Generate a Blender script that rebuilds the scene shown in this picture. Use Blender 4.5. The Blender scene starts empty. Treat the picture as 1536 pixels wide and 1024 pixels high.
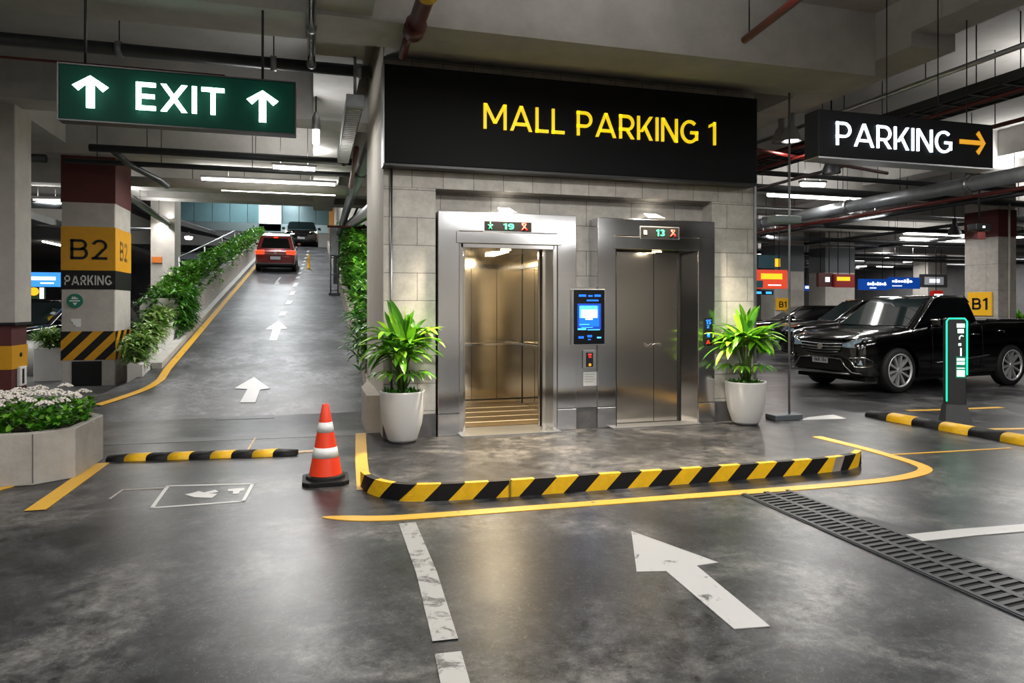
import bpy, bmesh, math, random
from mathutils import Vector, Matrix
random.seed(7)
S = bpy.context.scene
C = S.collection
PI = math.pi
# ------------------------------------------------------------------ camera model (metres; floor z=0, lift wall along X, ramp along Y)
F, CX, HY, H = 1040.0, 768.0, 458.0, 1.5
YAW = math.atan(298 / 1040.0); sn, cs = math.sin(YAW), math.cos(YAW)
def ray(px, py):
    u = (px - CX) / F; v = (HY - py) / F
    return sn + cs * u, cs - sn * u, v
def onZ(px, py, z=0.0):
    r = ray(px, py); t = (z - H) / r[2]; return Vector((t * r[0], t * r[1], z))
def onY(px, py, Y):
    r = ray(px, py); t = Y / r[1]; return Vector((t * r[0], Y, H + t * r[2]))
def onX(px, py, X):
    r = ray(px, py); t = X / r[0]; return Vector((X, t * r[1], H + t * r[2]))
RY0, RK, RYC = 10.0, 0.15, 43.5
def rz(y):
    if y < RY0: return 0.0
    return RK * (min(y, RYC) - RY0)
def onR(px, py):
    r = ray(px, py); t = (H + RK * RY0) / (RK * r[1] - r[2])
    return Vector((t * r[0], t * r[1], H + t * r[2]))
# ------------------------------------------------------------------ materials
MATS = {}
def srgb(h):
    if isinstance(h, str):
        h = h.lstrip('#'); c = [int(h[i:i + 2], 16) / 255 for i in (0, 2, 4)]
        return tuple(x / 12.92 if x < .04045 else ((x + .055) / 1.055) ** 2.4 for x in c)
    return h
def base(name):
    m = bpy.data.materials.new(name); m.use_nodes = True
    nt = m.node_tree; b = nt.nodes['Principled BSDF']
    return m, nt, b
def mat(name, col=None, rough=.5, metal=0., emit=0., ecol=None, bump=0., bscale=40., var=0., vscale=3., coat=0., alpha=1., spec=.5, trans=0.):
    if name in MATS: return MATS[name]
    m, nt, b = base(name); col = srgb(col)
    b.inputs['Base Color'].default_value = (*col, 1)
    b.inputs['Roughness'].default_value = rough; b.inputs['Metallic'].default_value = metal
    b.inputs['Specular IOR Level'].default_value = spec
    b.inputs['Coat Weight'].default_value = coat; b.inputs['Coat Roughness'].default_value = .05
    b.inputs['Transmission Weight'].default_value = trans
    if emit:
        b.inputs['Emission Color'].default_value = (*(srgb(ecol) if ecol else col), 1); b.inputs['Emission Strength'].default_value = emit
    tc = nt.nodes.new('ShaderNodeTexCoord')
    if var:
        n = nt.nodes.new('ShaderNodeTexNoise'); n.inputs['Scale'].default_value = vscale; n.inputs['Detail'].default_value = 6; n.inputs['Roughness'].default_value = .65
        nt.links.new(tc.outputs['Object'], n.inputs['Vector'])
        r = nt.nodes.new('ShaderNodeMapRange'); r.inputs['From Min'].default_value = .3; r.inputs['From Max'].default_value = .7
        r.inputs['To Min'].default_value = 1 - var; r.inputs['To Max'].default_value = 1 + var
        nt.links.new(n.outputs['Fac'], r.inputs['Value'])
        x = nt.nodes.new('ShaderNodeVectorMath'); x.operation = 'SCALE'; x.inputs[0].default_value = col
        nt.links.new(r.outputs[0], x.inputs['Scale']); nt.links.new(x.outputs[0], b.inputs['Base Color'])
    if bump:
        n = nt.nodes.new('ShaderNodeTexNoise'); n.inputs['Scale'].default_value = bscale; n.inputs['Detail'].default_value = 5
        nt.links.new(tc.outputs['Object'], n.inputs['Vector'])
        u = nt.nodes.new('ShaderNodeBump'); u.inputs['Strength'].default_value = bump; u.inputs['Distance'].default_value = .01
        nt.links.new(n.outputs['Fac'], u.inputs['Height']); nt.links.new(u.outputs[0], b.inputs['Normal'])
    MATS[name] = m; return m
def ramp_node(nt, pts):
    r = nt.nodes.new('ShaderNodeValToRGB'); e = r.color_ramp.elements
    while len(e) < len(pts): e.new(.5)
    for k, (p, c) in enumerate(pts): e[k].position = p; e[k].color = (*srgb(c), 1)
    return r
def floor_mat(name, dark, mid, light, r0=.16, r1=.46):
    m, nt, b = base(name); N = nt.nodes.new; L = nt.links.new
    tc0 = N('ShaderNodeTexCoord'); tc = N('ShaderNodeMapping'); tc.inputs['Location'].default_value = (3.17, 7.71, 5.37); tc.inputs['Rotation'].default_value = (.31, .23, 0); L(tc0.outputs['Object'], tc.inputs[0])
    n1 = N('ShaderNodeTexNoise'); n1.inputs['Scale'].default_value = 1.1; n1.inputs['Detail'].default_value = 9; n1.inputs['Roughness'].default_value = .68; n1.inputs['Distortion'].default_value = .3
    L(tc.outputs[0], n1.inputs['Vector'])
    cr = ramp_node(nt, [(.40, dark), (.5, mid), (.62, light)]); L(n1.outputs['Fac'], cr.inputs[0])
    n2 = N('ShaderNodeTexNoise'); n2.inputs['Scale'].default_value = 10; n2.inputs['Detail'].default_value = 12; n2.inputs['Roughness'].default_value = .8; n2.inputs['Distortion'].default_value = .25
    L(tc.outputs[0], n2.inputs['Vector'])
    mr = N('ShaderNodeMapRange'); mr.clamp = False; mr.inputs['From Min'].default_value = .41; mr.inputs['From Max'].default_value = .59; mr.inputs['To Min'].default_value = .4; mr.inputs['To Max'].default_value = 1.65
    L(n2.outputs['Fac'], mr.inputs[0])
    mx = N('ShaderNodeVectorMath'); mx.operation = 'SCALE'; L(cr.outputs[0], mx.inputs[0]); L(mr.outputs[0], mx.inputs['Scale'])
    # fine light scratches
    v = N('ShaderNodeTexNoise'); v.inputs['Scale'].default_value = 14; v.inputs['Detail'].default_value = 7; v.inputs['Roughness'].default_value = .6; v.inputs['Distortion'].default_value = .8
    L(tc.outputs[0], v.inputs['Vector'])
    r3 = ramp_node(nt, [(.494, '#000000'), (.5, '#ffffff'), (.506, '#000000')]); L(v.outputs['Fac'], r3.inputs[0])
    sc = N('ShaderNodeMath'); sc.operation = 'MULTIPLY'; sc.inputs[1].default_value = .3; L(r3.outputs[0], sc.inputs[0])
    mm = N('ShaderNodeMixRGB'); mm.inputs[2].default_value = (*srgb('#a8a49c'), 1); L(sc.outputs[0], mm.inputs[0]); L(mx.outputs[0], mm.inputs[1])
    L(mm.outputs[0], b.inputs['Base Color'])
    n4 = N('ShaderNodeTexNoise'); n4.inputs['Scale'].default_value = 5; n4.inputs['Detail'].default_value = 8; L(tc.outputs[0], n4.inputs['Vector'])
    rr = N('ShaderNodeMapRange'); rr.inputs['From Min'].default_value = .2; rr.inputs['From Max'].default_value = .8; rr.inputs['To Min'].default_value = r0; rr.inputs['To Max'].default_value = r1
    L(n4.outputs['Fac'], rr.inputs[0]); L(rr.outputs[0], b.inputs['Roughness'])
    bu = N('ShaderNodeBump'); bu.inputs['Strength'].default_value = .14; bu.inputs['Distance'].default_value = .004; L(n2.outputs['Fac'], bu.inputs['Height']); L(bu.outputs[0], b.inputs['Normal'])
    MATS[name] = m; return m
def brick_mat(name, c1, c2, mortar, w, h, sw='XZ', off=.5, ox=0., oz=0.):
    m, nt, b = base(name); N = nt.nodes.new; L = nt.links.new
    tc = N('ShaderNodeTexCoord'); sp = N('ShaderNodeSeparateXYZ'); cb = N('ShaderNodeCombineXYZ'); L(tc.outputs['Object'], sp.inputs[0])
    a1 = N('ShaderNodeMath'); a1.inputs[1].default_value = ox; a2 = N('ShaderNodeMath'); a2.inputs[1].default_value = oz
    L(sp.outputs[sw[0]], a1.inputs[0]); L(sp.outputs[sw[1]], a2.inputs[0]); L(a1.outputs[0], cb.inputs[0]); L(a2.outputs[0], cb.inputs[1])
    br = N('ShaderNodeTexBrick'); br.offset = off
    br.inputs['Scale'].default_value = 1; br.inputs['Brick Width'].default_value = w; br.inputs['Row Height'].default_value = h
    br.inputs['Mortar Size'].default_value = .004; br.inputs['Mortar Smooth'].default_value = .1; br.inputs['Bias'].default_value = 0
    br.inputs['Color1'].default_value = (*srgb(c1), 1); br.inputs['Color2'].default_value = (*srgb(c2), 1); br.inputs['Mortar'].default_value = (*srgb(mortar), 1)
    L(cb.outputs[0], br.inputs['Vector'])
    n = N('ShaderNodeTexNoise'); n.inputs['Scale'].default_value = 7; n.inputs['Detail'].default_value = 9; n.inputs['Roughness'].default_value = .7; L(tc.outputs['Object'], n.inputs['Vector'])
    mr = N('ShaderNodeMapRange'); mr.inputs['From Min'].default_value = .3; mr.inputs['From Max'].default_value = .7; mr.inputs['To Min'].default_value = .78; mr.inputs['To Max'].default_value = 1.18; L(n.outputs['Fac'], mr.inputs[0])
    mx = N('ShaderNodeVectorMath'); mx.operation = 'SCALE'; L(br.outputs['Color'], mx.inputs[0]); L(mr.outputs[0], mx.inputs['Scale']); L(mx.outputs[0], b.inputs['Base Color'])
    b.inputs['Roughness'].default_value = .6
    bu = N('ShaderNodeBump'); bu.inputs['Strength'].default_value = .5; bu.inputs['Distance'].default_value = .004; bu.invert = True
    L(br.outputs['Fac'], bu.inputs['Height']); L(bu.outputs[0], b.inputs['Normal'])
    MATS[name] = m; return m
def steel_mat(name, col, rough=.27, sx=1.5, sz=220, horiz=True):
    m, nt, b = base(name); N = nt.nodes.new; L = nt.links.new
    b.inputs['Metallic'].default_value = 1.0
    tc = N('ShaderNodeTexCoord'); mp = N('ShaderNodeMapping'); mp.inputs['Scale'].default_value = (sx, sx, sz) if horiz else (sz, sz, sx)
    L(tc.outputs['Object'], mp.inputs[0]); n = N('ShaderNodeTexNoise'); n.inputs['Scale'].default_value = 1; n.inputs['Detail'].default_value = 3; L(mp.outputs[0], n.inputs['Vector'])
    mr = N('ShaderNodeMapRange'); mr.inputs['To Min'].default_value = .93; mr.inputs['To Max'].default_value = 1.05; L(n.outputs['Fac'], mr.inputs[0])
    # broad cloudy smears of wiping
    n2 = N('ShaderNodeTexNoise'); n2.inputs['Scale'].default_value = 1.6; n2.inputs['Detail'].default_value = 0; L(tc.outputs['Object'], n2.inputs['Vector'])
    m2 = N('ShaderNodeMapRange'); m2.inputs['From Min'].default_value = .1; m2.inputs['From Max'].default_value = .9; m2.inputs['To Min'].default_value = rough - .04; m2.inputs['To Max'].default_value = rough + .06; L(n2.outputs['Fac'], m2.inputs[0])
    mx = N('ShaderNodeVectorMath'); mx.operation = 'SCALE'; mx.inputs[0].default_value = srgb(col); L(mr.outputs[0], mx.inputs['Scale']); L(mx.outputs[0], b.inputs['Base Color'])
    L(m2.outputs[0], b.inputs['Roughness'])
    b.inputs['Anisotropic'].default_value = .5
    bu = N('ShaderNodeBump'); bu.inputs['Strength'].default_value = .05; bu.inputs['Distance'].default_value = .001; L(n.outputs['Fac'], bu.inputs['Height']); L(bu.outputs[0], b.inputs['Normal'])
    MATS[name] = m; return m
def paint_mat(name, col, wear=.5, under='#4a4a49', scale=9):
    m, nt, b = base(name); N = nt.nodes.new; L = nt.links.new
    tc = N('ShaderNodeTexCoord'); n = N('ShaderNodeTexNoise'); n.inputs['Scale'].default_value = scale; n.inputs['Detail'].default_value = 10; n.inputs['Roughness'].default_value = .72; n.inputs['Distortion'].default_value = .8
    mp = N('ShaderNodeMapping'); mp.inputs['Location'].default_value = (1.3, 2.7, 4.37); mp.inputs['Rotation'].default_value = (.3, .2, 0); L(tc.outputs['Object'], mp.inputs[0]); L(mp.outputs[0], n.inputs['Vector'])
    lo = .30 + wear * .2
    r = N('ShaderNodeMapRange'); r.inputs['From Min'].default_value = lo - .05; r.inputs['From Max'].default_value = lo + .05; L(n.outputs['Fac'], r.inputs[0])
    mx = N('ShaderNodeMixRGB'); mx.inputs[1].default_value = (*srgb(under), 1); mx.inputs[2].default_value = (*srgb(col), 1); L(r.outputs[0], mx.inputs[0])
    L(mx.outputs[0], b.inputs['Base Color']); b.inputs['Roughness'].default_value = .42
    MATS[name] = m; return m
def leaf_mat(name, c1, c2, c3=None):
    m, nt, b = base(name); N = nt.nodes.new; L = nt.links.new
    g = N('ShaderNodeNewGeometry')
    r = ramp_node(nt, [(0, c1), (.6, c2), (1, c3 or c2)]); L(g.outputs['Random Per Island'], r.inputs[0]); L(r.outputs[0], b.inputs['Base Color'])
    b.inputs['Roughness'].default_value = .42; b.inputs['Subsurface Weight'].default_value = 0.0
    tr = N('ShaderNodeBsdfTranslucent'); L(r.outputs[0], tr.inputs[0]); ms = N('ShaderNodeMixShader'); ms.inputs[0].default_value = .25
    out = nt.nodes['Material Output']; L(b.outputs[0], ms.inputs[1]); L(tr.outputs[0], ms.inputs[2]); L(ms.outputs[0], out.inputs[0])
    MATS[name] = m; return m

M_floor = floor_mat('polished_concrete_floor', '#141518', '#2a2b2d', '#504f4d', .285, .36)
M_floor.node_tree.nodes['Principled BSDF'].inputs['Specular IOR Level'].default_value = .3
M_ramp = floor_mat('ramp_surface', '#2c2d2f', '#444548', '#606165', .34, .5)
M_ceil = mat('ceiling_concrete', '#a6a4a0', .9, var=.14, vscale=1.3, bump=.3, bscale=12)
M_beam = mat('beam_concrete', '#aeaca8', .88, var=.16, vscale=1.8, bump=.3, bscale=14)
M_pil = mat('pillar_concrete', '#aaa69f', .8, var=.12, vscale=4, bump=.25, bscale=25)
M_plas = mat('plaster_wall', '#b9b2a6', .8, var=.08, vscale=2.5, bump=.15, bscale=30)
M_tile = brick_mat('stone_tile_wall', '#c6c2ba', '#b6b1a9', '#75716b', .62, .315, oz=.02, ox=.1)
M_tilel = brick_mat('stone_tile_lintel', '#c2beb6', '#b5b0a8', '#75716b', .36, .36, off=0., oz=.04)
M_tiled = mat('dark_stone_base', '#4b4b4c', .5, var=.2, vscale=9)
M_steel = steel_mat('brushed_steel', '#cfd0d2', .12)
M_door = steel_mat('brushed_steel_doors', '#d2ccc2', .13)
M_cab = steel_mat('cab_steel', '#cfc5b2', .13)
M_chrome = mat('chrome', '#d8d8d8', .12, 1.)
M_alu = mat('aluminium', '#a9abad', .35, 1.)
M_galv = mat('galvanised_pipe', '#8b8f93', .36, .6, var=.15, vscale=5)
M_dpipe = mat('dark_grey_pipe', '#3b3e41', .45, .5, var=.15, vscale=5)
M_black = mat('black_plastic', '#0d0d0e', .4)
M_rub = mat('black_rubber', '#0b0b0c', .6, spec=.3, bump=.2, bscale=60)
M_sign = mat('sign_black', '#0b0c0e', .6, spec=.15)
M_green = mat('exit_green', '#00231c', .6, spec=.1, emit=.03, ecol='#008a68')
M_red = mat('red_pipe_paint', '#4c110e', .42, var=.12, vscale=6)
M_mar = mat('maroon_paint', '#4c1a18', .65, var=.12, vscale=6)
M_yelp = mat('yellow_pillar_paint', '#c58d00', .55, var=.07, vscale=8)
M_blkp = mat('black_pillar_paint', '#0c0c0d', .55, spec=.3)
M_yel = mat('yellow_rubber', '#dfae0a', .5, var=.12, vscale=14)
M_lyel = paint_mat('yellow_line_paint', '#cf9f2c', .3, '#6a6046')
M_lwhite = paint_mat('white_line_paint', '#9a9996', .68)
M_awhite = paint_mat('white_arrow_paint', '#a3a2a0', .3)
M_rwhite = paint_mat('white_ramp_paint', '#bdbdbb', .15)
M_glow = mat('tube_glow', '#ffffff', .5, emit=9, ecol='#fff7ea')
M_wglow = mat('warm_glow', '#ffffff', .5, emit=7, ecol='#ffe0b0')
M_white = mat('white_letters', '#e8e8e8', .4, emit=7, ecol='#c8ffe8')
M_ylet = mat('yellow_letters', '#f6d61a', .4, emit=.75, ecol='#f5d316')
M_soil = mat('potting_soil', '#1d1611', .95, bump=.8, bscale=50)
M_pot = mat('white_glazed_pot', '#c2c1be', .35, var=.03, vscale=3)
M_leafA = leaf_mat('palm_leaf_green', '#347014', '#64a51f', '#9acb33')
M_leafB = leaf_mat('dark_leaf_green', '#16420c', '#2f6a16', '#5b9626')
M_leafC = leaf_mat('hedge_leaf_green', '#235c10', '#47881c', '#84b838')
M_stem = mat('plant_stem', '#3f5a1c', .6, var=.2, vscale=20)
# ------------------------------------------------------------------ mesh builder
class MB:
    def __init__(s): s.v = []; s.f = []; s.m = []; s.sm = []
    def add(s, vs, fs, mi=0, sm=False):
        o = len(s.v); s.v += [tuple(p) for p in vs]
        for f in fs: s.f.append([i + o for i in f]); s.m.append(mi); s.sm.append(sm)
        return s
    def box(s, a, b, mi=0):
        x0, y0, z0 = a; x1, y1, z1 = b
        vs = [(x0, y0, z0), (x1, y0, z0), (x1, y1, z0), (x0, y1, z0), (x0, y0, z1), (x1, y0, z1), (x1, y1, z1), (x0, y1, z1)]
        return s.add(vs, [(0, 3, 2, 1), (4, 5, 6, 7), (0, 1, 5, 4), (1, 2, 6, 5), (2, 3, 7, 6), (3, 0, 4, 7)], mi)
    def prism(s, poly, d, mi=0, sm=False):
        """closed 3d polygon extruded by vector d"""
        n = len(poly); d = Vector(d); P = [Vector(p) for p in poly]; Q = [p + d for p in P]
        nrm = Vector((0, 0, 0))
        for i in range(n): nrm += P[i].cross(P[(i + 1) % n])
        fl = nrm.dot(d) > 0
        vs = P + Q; f0 = list(range(n)); f1 = [i + n for i in range(n)]
        fs = [f0[::-1] if fl else f0, f1 if fl else f1[::-1]]
        for i in range(n):
            j = (i + 1) % n; q = (i, j, j + n, i + n); fs.append(q if fl else q[::-1])
        return s.add(vs, fs, mi, sm)
    def tube(s, pts, r, n=10, mi=0, caps=True):
        P = [Vector(p) for p in pts]; m = len(P); rr = r if isinstance(r, (list, tuple)) else [r] * m
        vs = []; up = None
        for i in range(m):
            t = (P[min(i + 1, m - 1)] - P[max(i - 1, 0)]).normalized()
            if up is None:
                up = Vector((0, 0, 1)) if abs(t.z) < .9 else Vector((1, 0, 0))
            a = up - t * up.dot(t); a.normalize(); up = a; b = t.cross(a)
            for k in range(n):
                g = 2 * PI * k / n; vs.append(P[i] + (a * math.cos(g) + b * math.sin(g)) * rr[i])
        fs = []
        for i in range(m - 1):
            for k in range(n):
                k2 = (k + 1) % n; fs.append((i * n + k, i * n + k2, (i + 1) * n + k2, (i + 1) * n + k))
        s.add(vs, fs, mi, True)
        if caps:
            o = len(s.v) - len(vs)
            s.f.append([o + k for k in range(n)][::-1]); s.m.append(mi); s.sm.append(False)
            s.f.append([o + (m - 1) * n + k for k in range(n)]); s.m.append(mi); s.sm.append(False)
        return s
    def lathe(s, prof, c=(0, 0, 0), n=32, mi=0, sm=True):
        vs = []; fs = []; m = len(prof)
        for r, z in prof:
            for k in range(n):
                g = 2 * PI * k / n; vs.append((c[0] + r * math.cos(g), c[1] + r * math.sin(g), c[2] + z))
        for i in range(m - 1):
            for k in range(n):
                k2 = (k + 1) % n; fs.append((i * n + k, i * n + k2, (i + 1) * n + k2, (i + 1) * n + k))
        return s.add(vs, fs, mi, sm)
    def quad(s, a, b, c, d, mi=0): return s.add([a, b, c, d], [(0, 1, 2, 3)], mi)
    def flatpoly(s, pts, z, mi=0, th=.004):
        return s.prism([(p[0], p[1], z) for p in pts], (0, 0, th), mi)
    def leaf(s, p, d, up, L, w, droop=.5, seg=5, mi=0, fold=.25):
        """arching lance-shaped blade"""
        d = Vector(d).normalized(); up = Vector(up); sd = d.cross(up).normalized()
        vs = []; q = Vector(p); dirv = d.copy()
        for i in range(seg + 1):
            t = i / seg; ww = w * (math.sin(PI * min(1, t * .86 + .1)) ** .8) * (1 if t < 1 else 0)
            n = sd.cross(dirv).normalized()
            vs += [q - sd * ww / 2 + n * fold * ww * .5, q, q + sd * ww / 2 + n * fold * ww * .5]
            dirv = (dirv + Vector((0, 0, -droop / seg))).normalized(); q = q + dirv * (L / seg)
        fs = []
        for i in range(seg):
            a = i * 3; fs += [(a, a + 1, a + 4, a + 3), (a + 1, a + 2, a + 5, a + 4)]
        return s.add(vs, fs, mi, True)
    def build(s, name, mats, parent=None, world=True, bevel=0, seg=2, kind=None):
        me = bpy.data.meshes.new(name); me.from_pydata(s.v, [], s.f)
        if not isinstance(mats, (list, tuple)): mats = [mats]
        for m in mats: me.materials.append(m)
        for i, p in enumerate(me.polygons): p.material_index = s.m[i]; p.use_smooth = s.sm[i]
        me.update()
        o = bpy.data.objects.new(name, me); C.objects.link(o)
        if bevel:
            bm = bmesh.new(); bm.from_mesh(me); bmesh.ops.remove_doubles(bm, verts=bm.verts, dist=1e-5)
            bmesh.ops.bevel(bm, geom=[e for e in bm.edges if e.is_manifold and e.calc_face_angle(0) > .5], offset=bevel, segments=seg, affect='EDGES', profile=.5)
            for f in bm.faces: f.smooth = False
            bm.to_mesh(me); bm.free()
        if parent is not None:
            o.parent = parent
            if world: o.matrix_parent_inverse = mw(parent).inverted()
        if kind: o['kind'] = kind
        return o
def mw(o):
    m = Matrix.LocRotScale(o.location, o.rotation_euler, o.scale)
    return mw(o.parent) @ o.matrix_parent_inverse @ m if o.parent else m
def tag(o, label, cat, group=None, kind='thing'):
    o['label'] = label; o['category'] = cat; o['kind'] = kind
    if group: o['group'] = group
    return o
def thing(name, label, cat, loc=(0, 0, 0), rotz=0., group=None):
    o = bpy.data.objects.new(name, None); C.objects.link(o); o.location = loc; o.rotation_euler = (0, 0, rotz); o.empty_display_size = .2
    return tag(o, label, cat, group)
def struct(name, mb, m): return mb.build(name, m, kind='structure')
def bx(a, b): return MB().box(a, b)
def glyph(ch, s):
    """outline polygons of one upright sans letter, height 1; returns width, polygons"""
    P = []
    def v(x, y0=0, y1=1): P.append([(x - s, y0), (x + s, y0), (x + s, y1), (x - s, y1)])
    def h(y, x0, x1): P.append([(x0, y - s), (x1, y - s), (x1, y + s), (x0, y + s)])
    def d(xb, yb, xt, yt):
        k = s * math.hypot(xt - xb, yt - yb) / abs(yt - yb); P.append([(xb - k, yb), (xb + k, yb), (xt + k, yt), (xt - k, yt)])
    def arc(cx, cy, rx, ry, a0, a1, n=14):
        for i in range(n):
            t0, t1 = math.radians(a0 + (a1 - a0) * i / n), math.radians(a0 + (a1 - a0) * (i + 1) / n)
            q = [(cx + rx * math.cos(t0), cy + ry * math.sin(t0)), (cx + rx * math.cos(t1), cy + ry * math.sin(t1)),
                 (cx + (rx - 2 * s) * math.cos(t1), cy + (ry - 2 * s) * math.sin(t1)), (cx + (rx - 2 * s) * math.cos(t0), cy + (ry - 2 * s) * math.sin(t0))]
            P.append(q if a1 > a0 else q[::-1])
    w = .7
    if ch == 'M': w = 1.0; v(s); v(w - s); d(w / 2, .24, s * 1.25, 1); d(w / 2, .24, w - s * 1.25, 1)
    elif ch == 'A': w = .98; k = s * 1.1; d(k, 0, w / 2, 1); d(w - k, 0, w / 2, 1); h(.27, w * .2, w * .8)
    elif ch == 'L': w = .58; v(s); h(s, 0, w)
    elif ch in 'PR':
        w = .72; v(s); h(1 - s, 0, w - .34); h(.33 + s, 0, w - .34); arc(w - .34, .665, .34, .335, -90, 90)
        if ch == 'R': d(w - s * 1.1, 0, w * .52, .38)
    elif ch == 'K': w = .76; v(s); d(.20, .34, w - s * 1.2, 1); d(w - s * 1.2, 0, .36, .58)
    elif ch == 'I': w = 2 * s; v(s)
    elif ch == 'N': w = .82; v(s); v(w - s); d(w - s * 1.2, 0, s * 1.2, 1)
    elif ch == 'G': w = .88; arc(.46, .5, .46, .5, 48, 320, 26); v(w - s, .14, .53); h(.53 - s, .5, w)
    elif ch == 'E': w = .62; v(s); h(1 - s, 0, w); h(.5, 0, w * .94); h(s, 0, w)
    elif ch == 'X': w = .86; k = s * 1.2; d(k, 0, w - k, 1); d(w - k, 0, k, 1)
    elif ch == 'T': w = .76; v(w / 2); h(1 - s, 0, w)
    elif ch == 'Z': w = .66; h(1 - s, 0, w); h(s, 0, w); d(s * 1.4, s, w - s * 1.4, 1 - s)
    elif ch == 'B':
        w = .74; v(s)
        for y in (s, .51, 1 - s): h(y, 0, w - .28)
        arc(w - .28, .27 + s / 2, .28, .27 + s / 2, -90, 90); arc(w - .32, .76 - s / 2, .28, .24 + s / 2, -90, 90)
    elif ch == '1': w = .36; v(w - s); P.append([(0, .80 - s), (0, .80 + s * .9), (w - s * 1.2, 1), (w - s * .6, 1 - 2 * s)])
    elif ch == '2': w = .66; arc(w / 2, .69, w / 2, .31, -35, 165, 16); d(.02 + s * 1.6, s, w - s * 1.9, .56); h(s, 0, w)
    elif ch == '3': w = .62; arc(w / 2 - .02, .74, w / 2, .26, -90, 150); arc(w / 2 - .02, .27, w / 2 + .02, .27, -150, 90)
    elif ch == '5': w = .6; h(1 - s, .05, w); v(.05 + s, .5, 1); arc(w / 2 - .02, .31, w / 2 + .02, .31, -150, 130)
    elif ch == '9': w = .62; arc(w / 2, .68, w / 2, .32, 0, 360, 20); v(w - s, .3, .7); arc(w / 2, .35, w / 2, .35, -140, 0)
    return w, P
def text(name, body, o, w, h, m, parent, right=(1, 0, 0), depth=.01, bold=.0, spacing=1.0, flat=False, s=.085):
    """o: lower-left corner in world; the lettering fills w x h and stands proud towards the reader"""
    R = Vector(right); U = Vector((0, 0, 1)); W = R.cross(U); x = 0.; items = []
    for ch in body:
        if ch == ' ': x += .42; continue
        gw, P = glyph(ch, s); items.append((x, P)); x += gw + .155 * spacing
    tot = x - .155 * spacing; k = w / tot; b = MB()
    if name == 'lettering':
        for gx, P in items:
            b = MB()
            for pl in P: b.prism([Vector(o) + R * ((gx + a) * k) + U * (c * h) for a, c in pl], -W * depth)
            b.build('letter', m, parent)
        return
    for gx, P in items:
        for pl in P: b.prism([Vector(o) + R * ((gx + a) * k) + U * (c * h) for a, c in pl], -W * depth)
    return b.build(name, m, parent)
def area(loc, sx, sy, power, col=(1, .95, .87), rot=(0, 0, 0), parent=None, name='lamp_or_fill_light'):
    l = bpy.data.lights.new(name, 'AREA'); l.shape = 'RECTANGLE'; l.size = sx; l.size_y = sy; l.energy = power; l.color = col
    o = bpy.data.objects.new(name, l); C.objects.link(o); o.location = loc; o.rotation_euler = rot
    if parent is not None: o.parent = parent; o.matrix_parent_inverse = mw(parent).inverted()
    return o
# ================================================================== SETTING
struct('floor', bx((-16, -9, -.2), (40, RY0, 0)), M_floor)
b = MB().box((.8, RY0, -.2), (40, 46, 0)).box((-16, RY0, -.2), (-2.6, 46, 0))
struct('floor', b, M_floor)
XL, XR = -2.6, .8
XLA = {RY0: -3.35, 11: -3.1, 12: -2.78, 13: -2.6}
b = MB(); ys = [RY0, 11, 12, 13, 14, 18, 22, 26, 30, 34, 38, 42, 43, 43.5, 44, 60]
zs = [0] + [rz(y) for y in ys[1:]]
for i in range(len(ys) - 1):
    la, lb = XLA.get(ys[i], XL), XLA.get(ys[i + 1], XL)
    b.add([(la, ys[i], zs[i]), (XR, ys[i], zs[i]), (XR, ys[i + 1], zs[i + 1]), (lb, ys[i + 1], zs[i + 1]),
           (la, ys[i], zs[i] - .2), (XR, ys[i], zs[i] - .2), (XR, ys[i + 1], zs[i + 1] - .2), (lb, ys[i + 1], zs[i + 1] - .2)],
          [(0, 1, 2, 3), (7, 6, 5, 4), (0, 3, 7, 4), (1, 5, 6, 2)])
struct('ramp_floor', b, M_ramp)
struct('upper_floor', bx((-12, 44, 4.6), (XL, 60, 5.02)), M_ramp); struct('upper_floor', bx((XR, 44, 4.6), (8, 60, 5.02)), M_ramp)
# pavement slab under the B2 pillar
b = MB(); b.prism([(-16, 10.6, 0), (-3.45, 10.6, 0), (-3.15, 11.2, 0), (-2.85, 12.0, 0), (-2.65, 13, 0), (-2.62, 16, 0), (-16, 16, 0)], (0, 0, .1))
struct('pavement', b, mat('pavement_grey', '#5a5b5d', .5, var=.15, vscale=2))
# ceiling slabs
CZ = 4.85
struct('ceiling', bx((-16, -9, CZ), (6.2, 20.3, 5.05)), M_ceil)
struct('ceiling', bx((6.2, -9, CZ), (40, 46, 5.05)), M_ceil)
struct('ceiling', bx((-16, 20.3, 3.9), (-7.5, 46, 4.1)), M_ceil)
struct('ceiling', bx((1.5, 20.3, CZ), (6.2, 46, 5.05)), M_ceil)
BZ = 4.13
struct('ceiling_beam', bx((-16, 6.5, BZ), (6.2, 7.15, CZ)), M_beam)
for y in (10.2, 13.6, 17.0): struct('ceiling_beam', bx((-16, y, BZ), (1.5, y + .55, CZ)), M_beam)
struct('ceiling_beam', bx((-16, 19.7, 4.28), (1.5, 20.3, 5.4)), M_beam)
for y in (10.2, 13.6, 17.0, 20.4, 24.0, 28.0, 32.5, 37.5): struct('ceiling_beam', bx((6.8, y, BZ), (40, y + .5, CZ)), M_beam)
struct('ceiling_beam', bx((0.0, -9, 4.17), (.52, 20.3, CZ)), M_beam)
struct('ceiling_beam', bx((6.2, 6.0, 4.3), (6.8, 46, CZ)), M_beam)
struct('ceiling_beam', bx((6.2, -9, 4.45), (6.7, 6.0, CZ)), M_beam)
struct('ceiling_beam', bx((12.6, -9, 4.35), (13.2, 46, CZ)), M_beam)
struct('ceiling_beam', bx((6.7, 4.2, 4.5), (40, 4.7, CZ)), M_beam)
struct('ceiling_beam', bx((-4.6, -9, 4.3), (-4.1, 20, CZ)), M_beam)
struct('ceiling_beam', bx((-16, 3.0, BZ), (40, 3.5, CZ)), M_beam)
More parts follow.
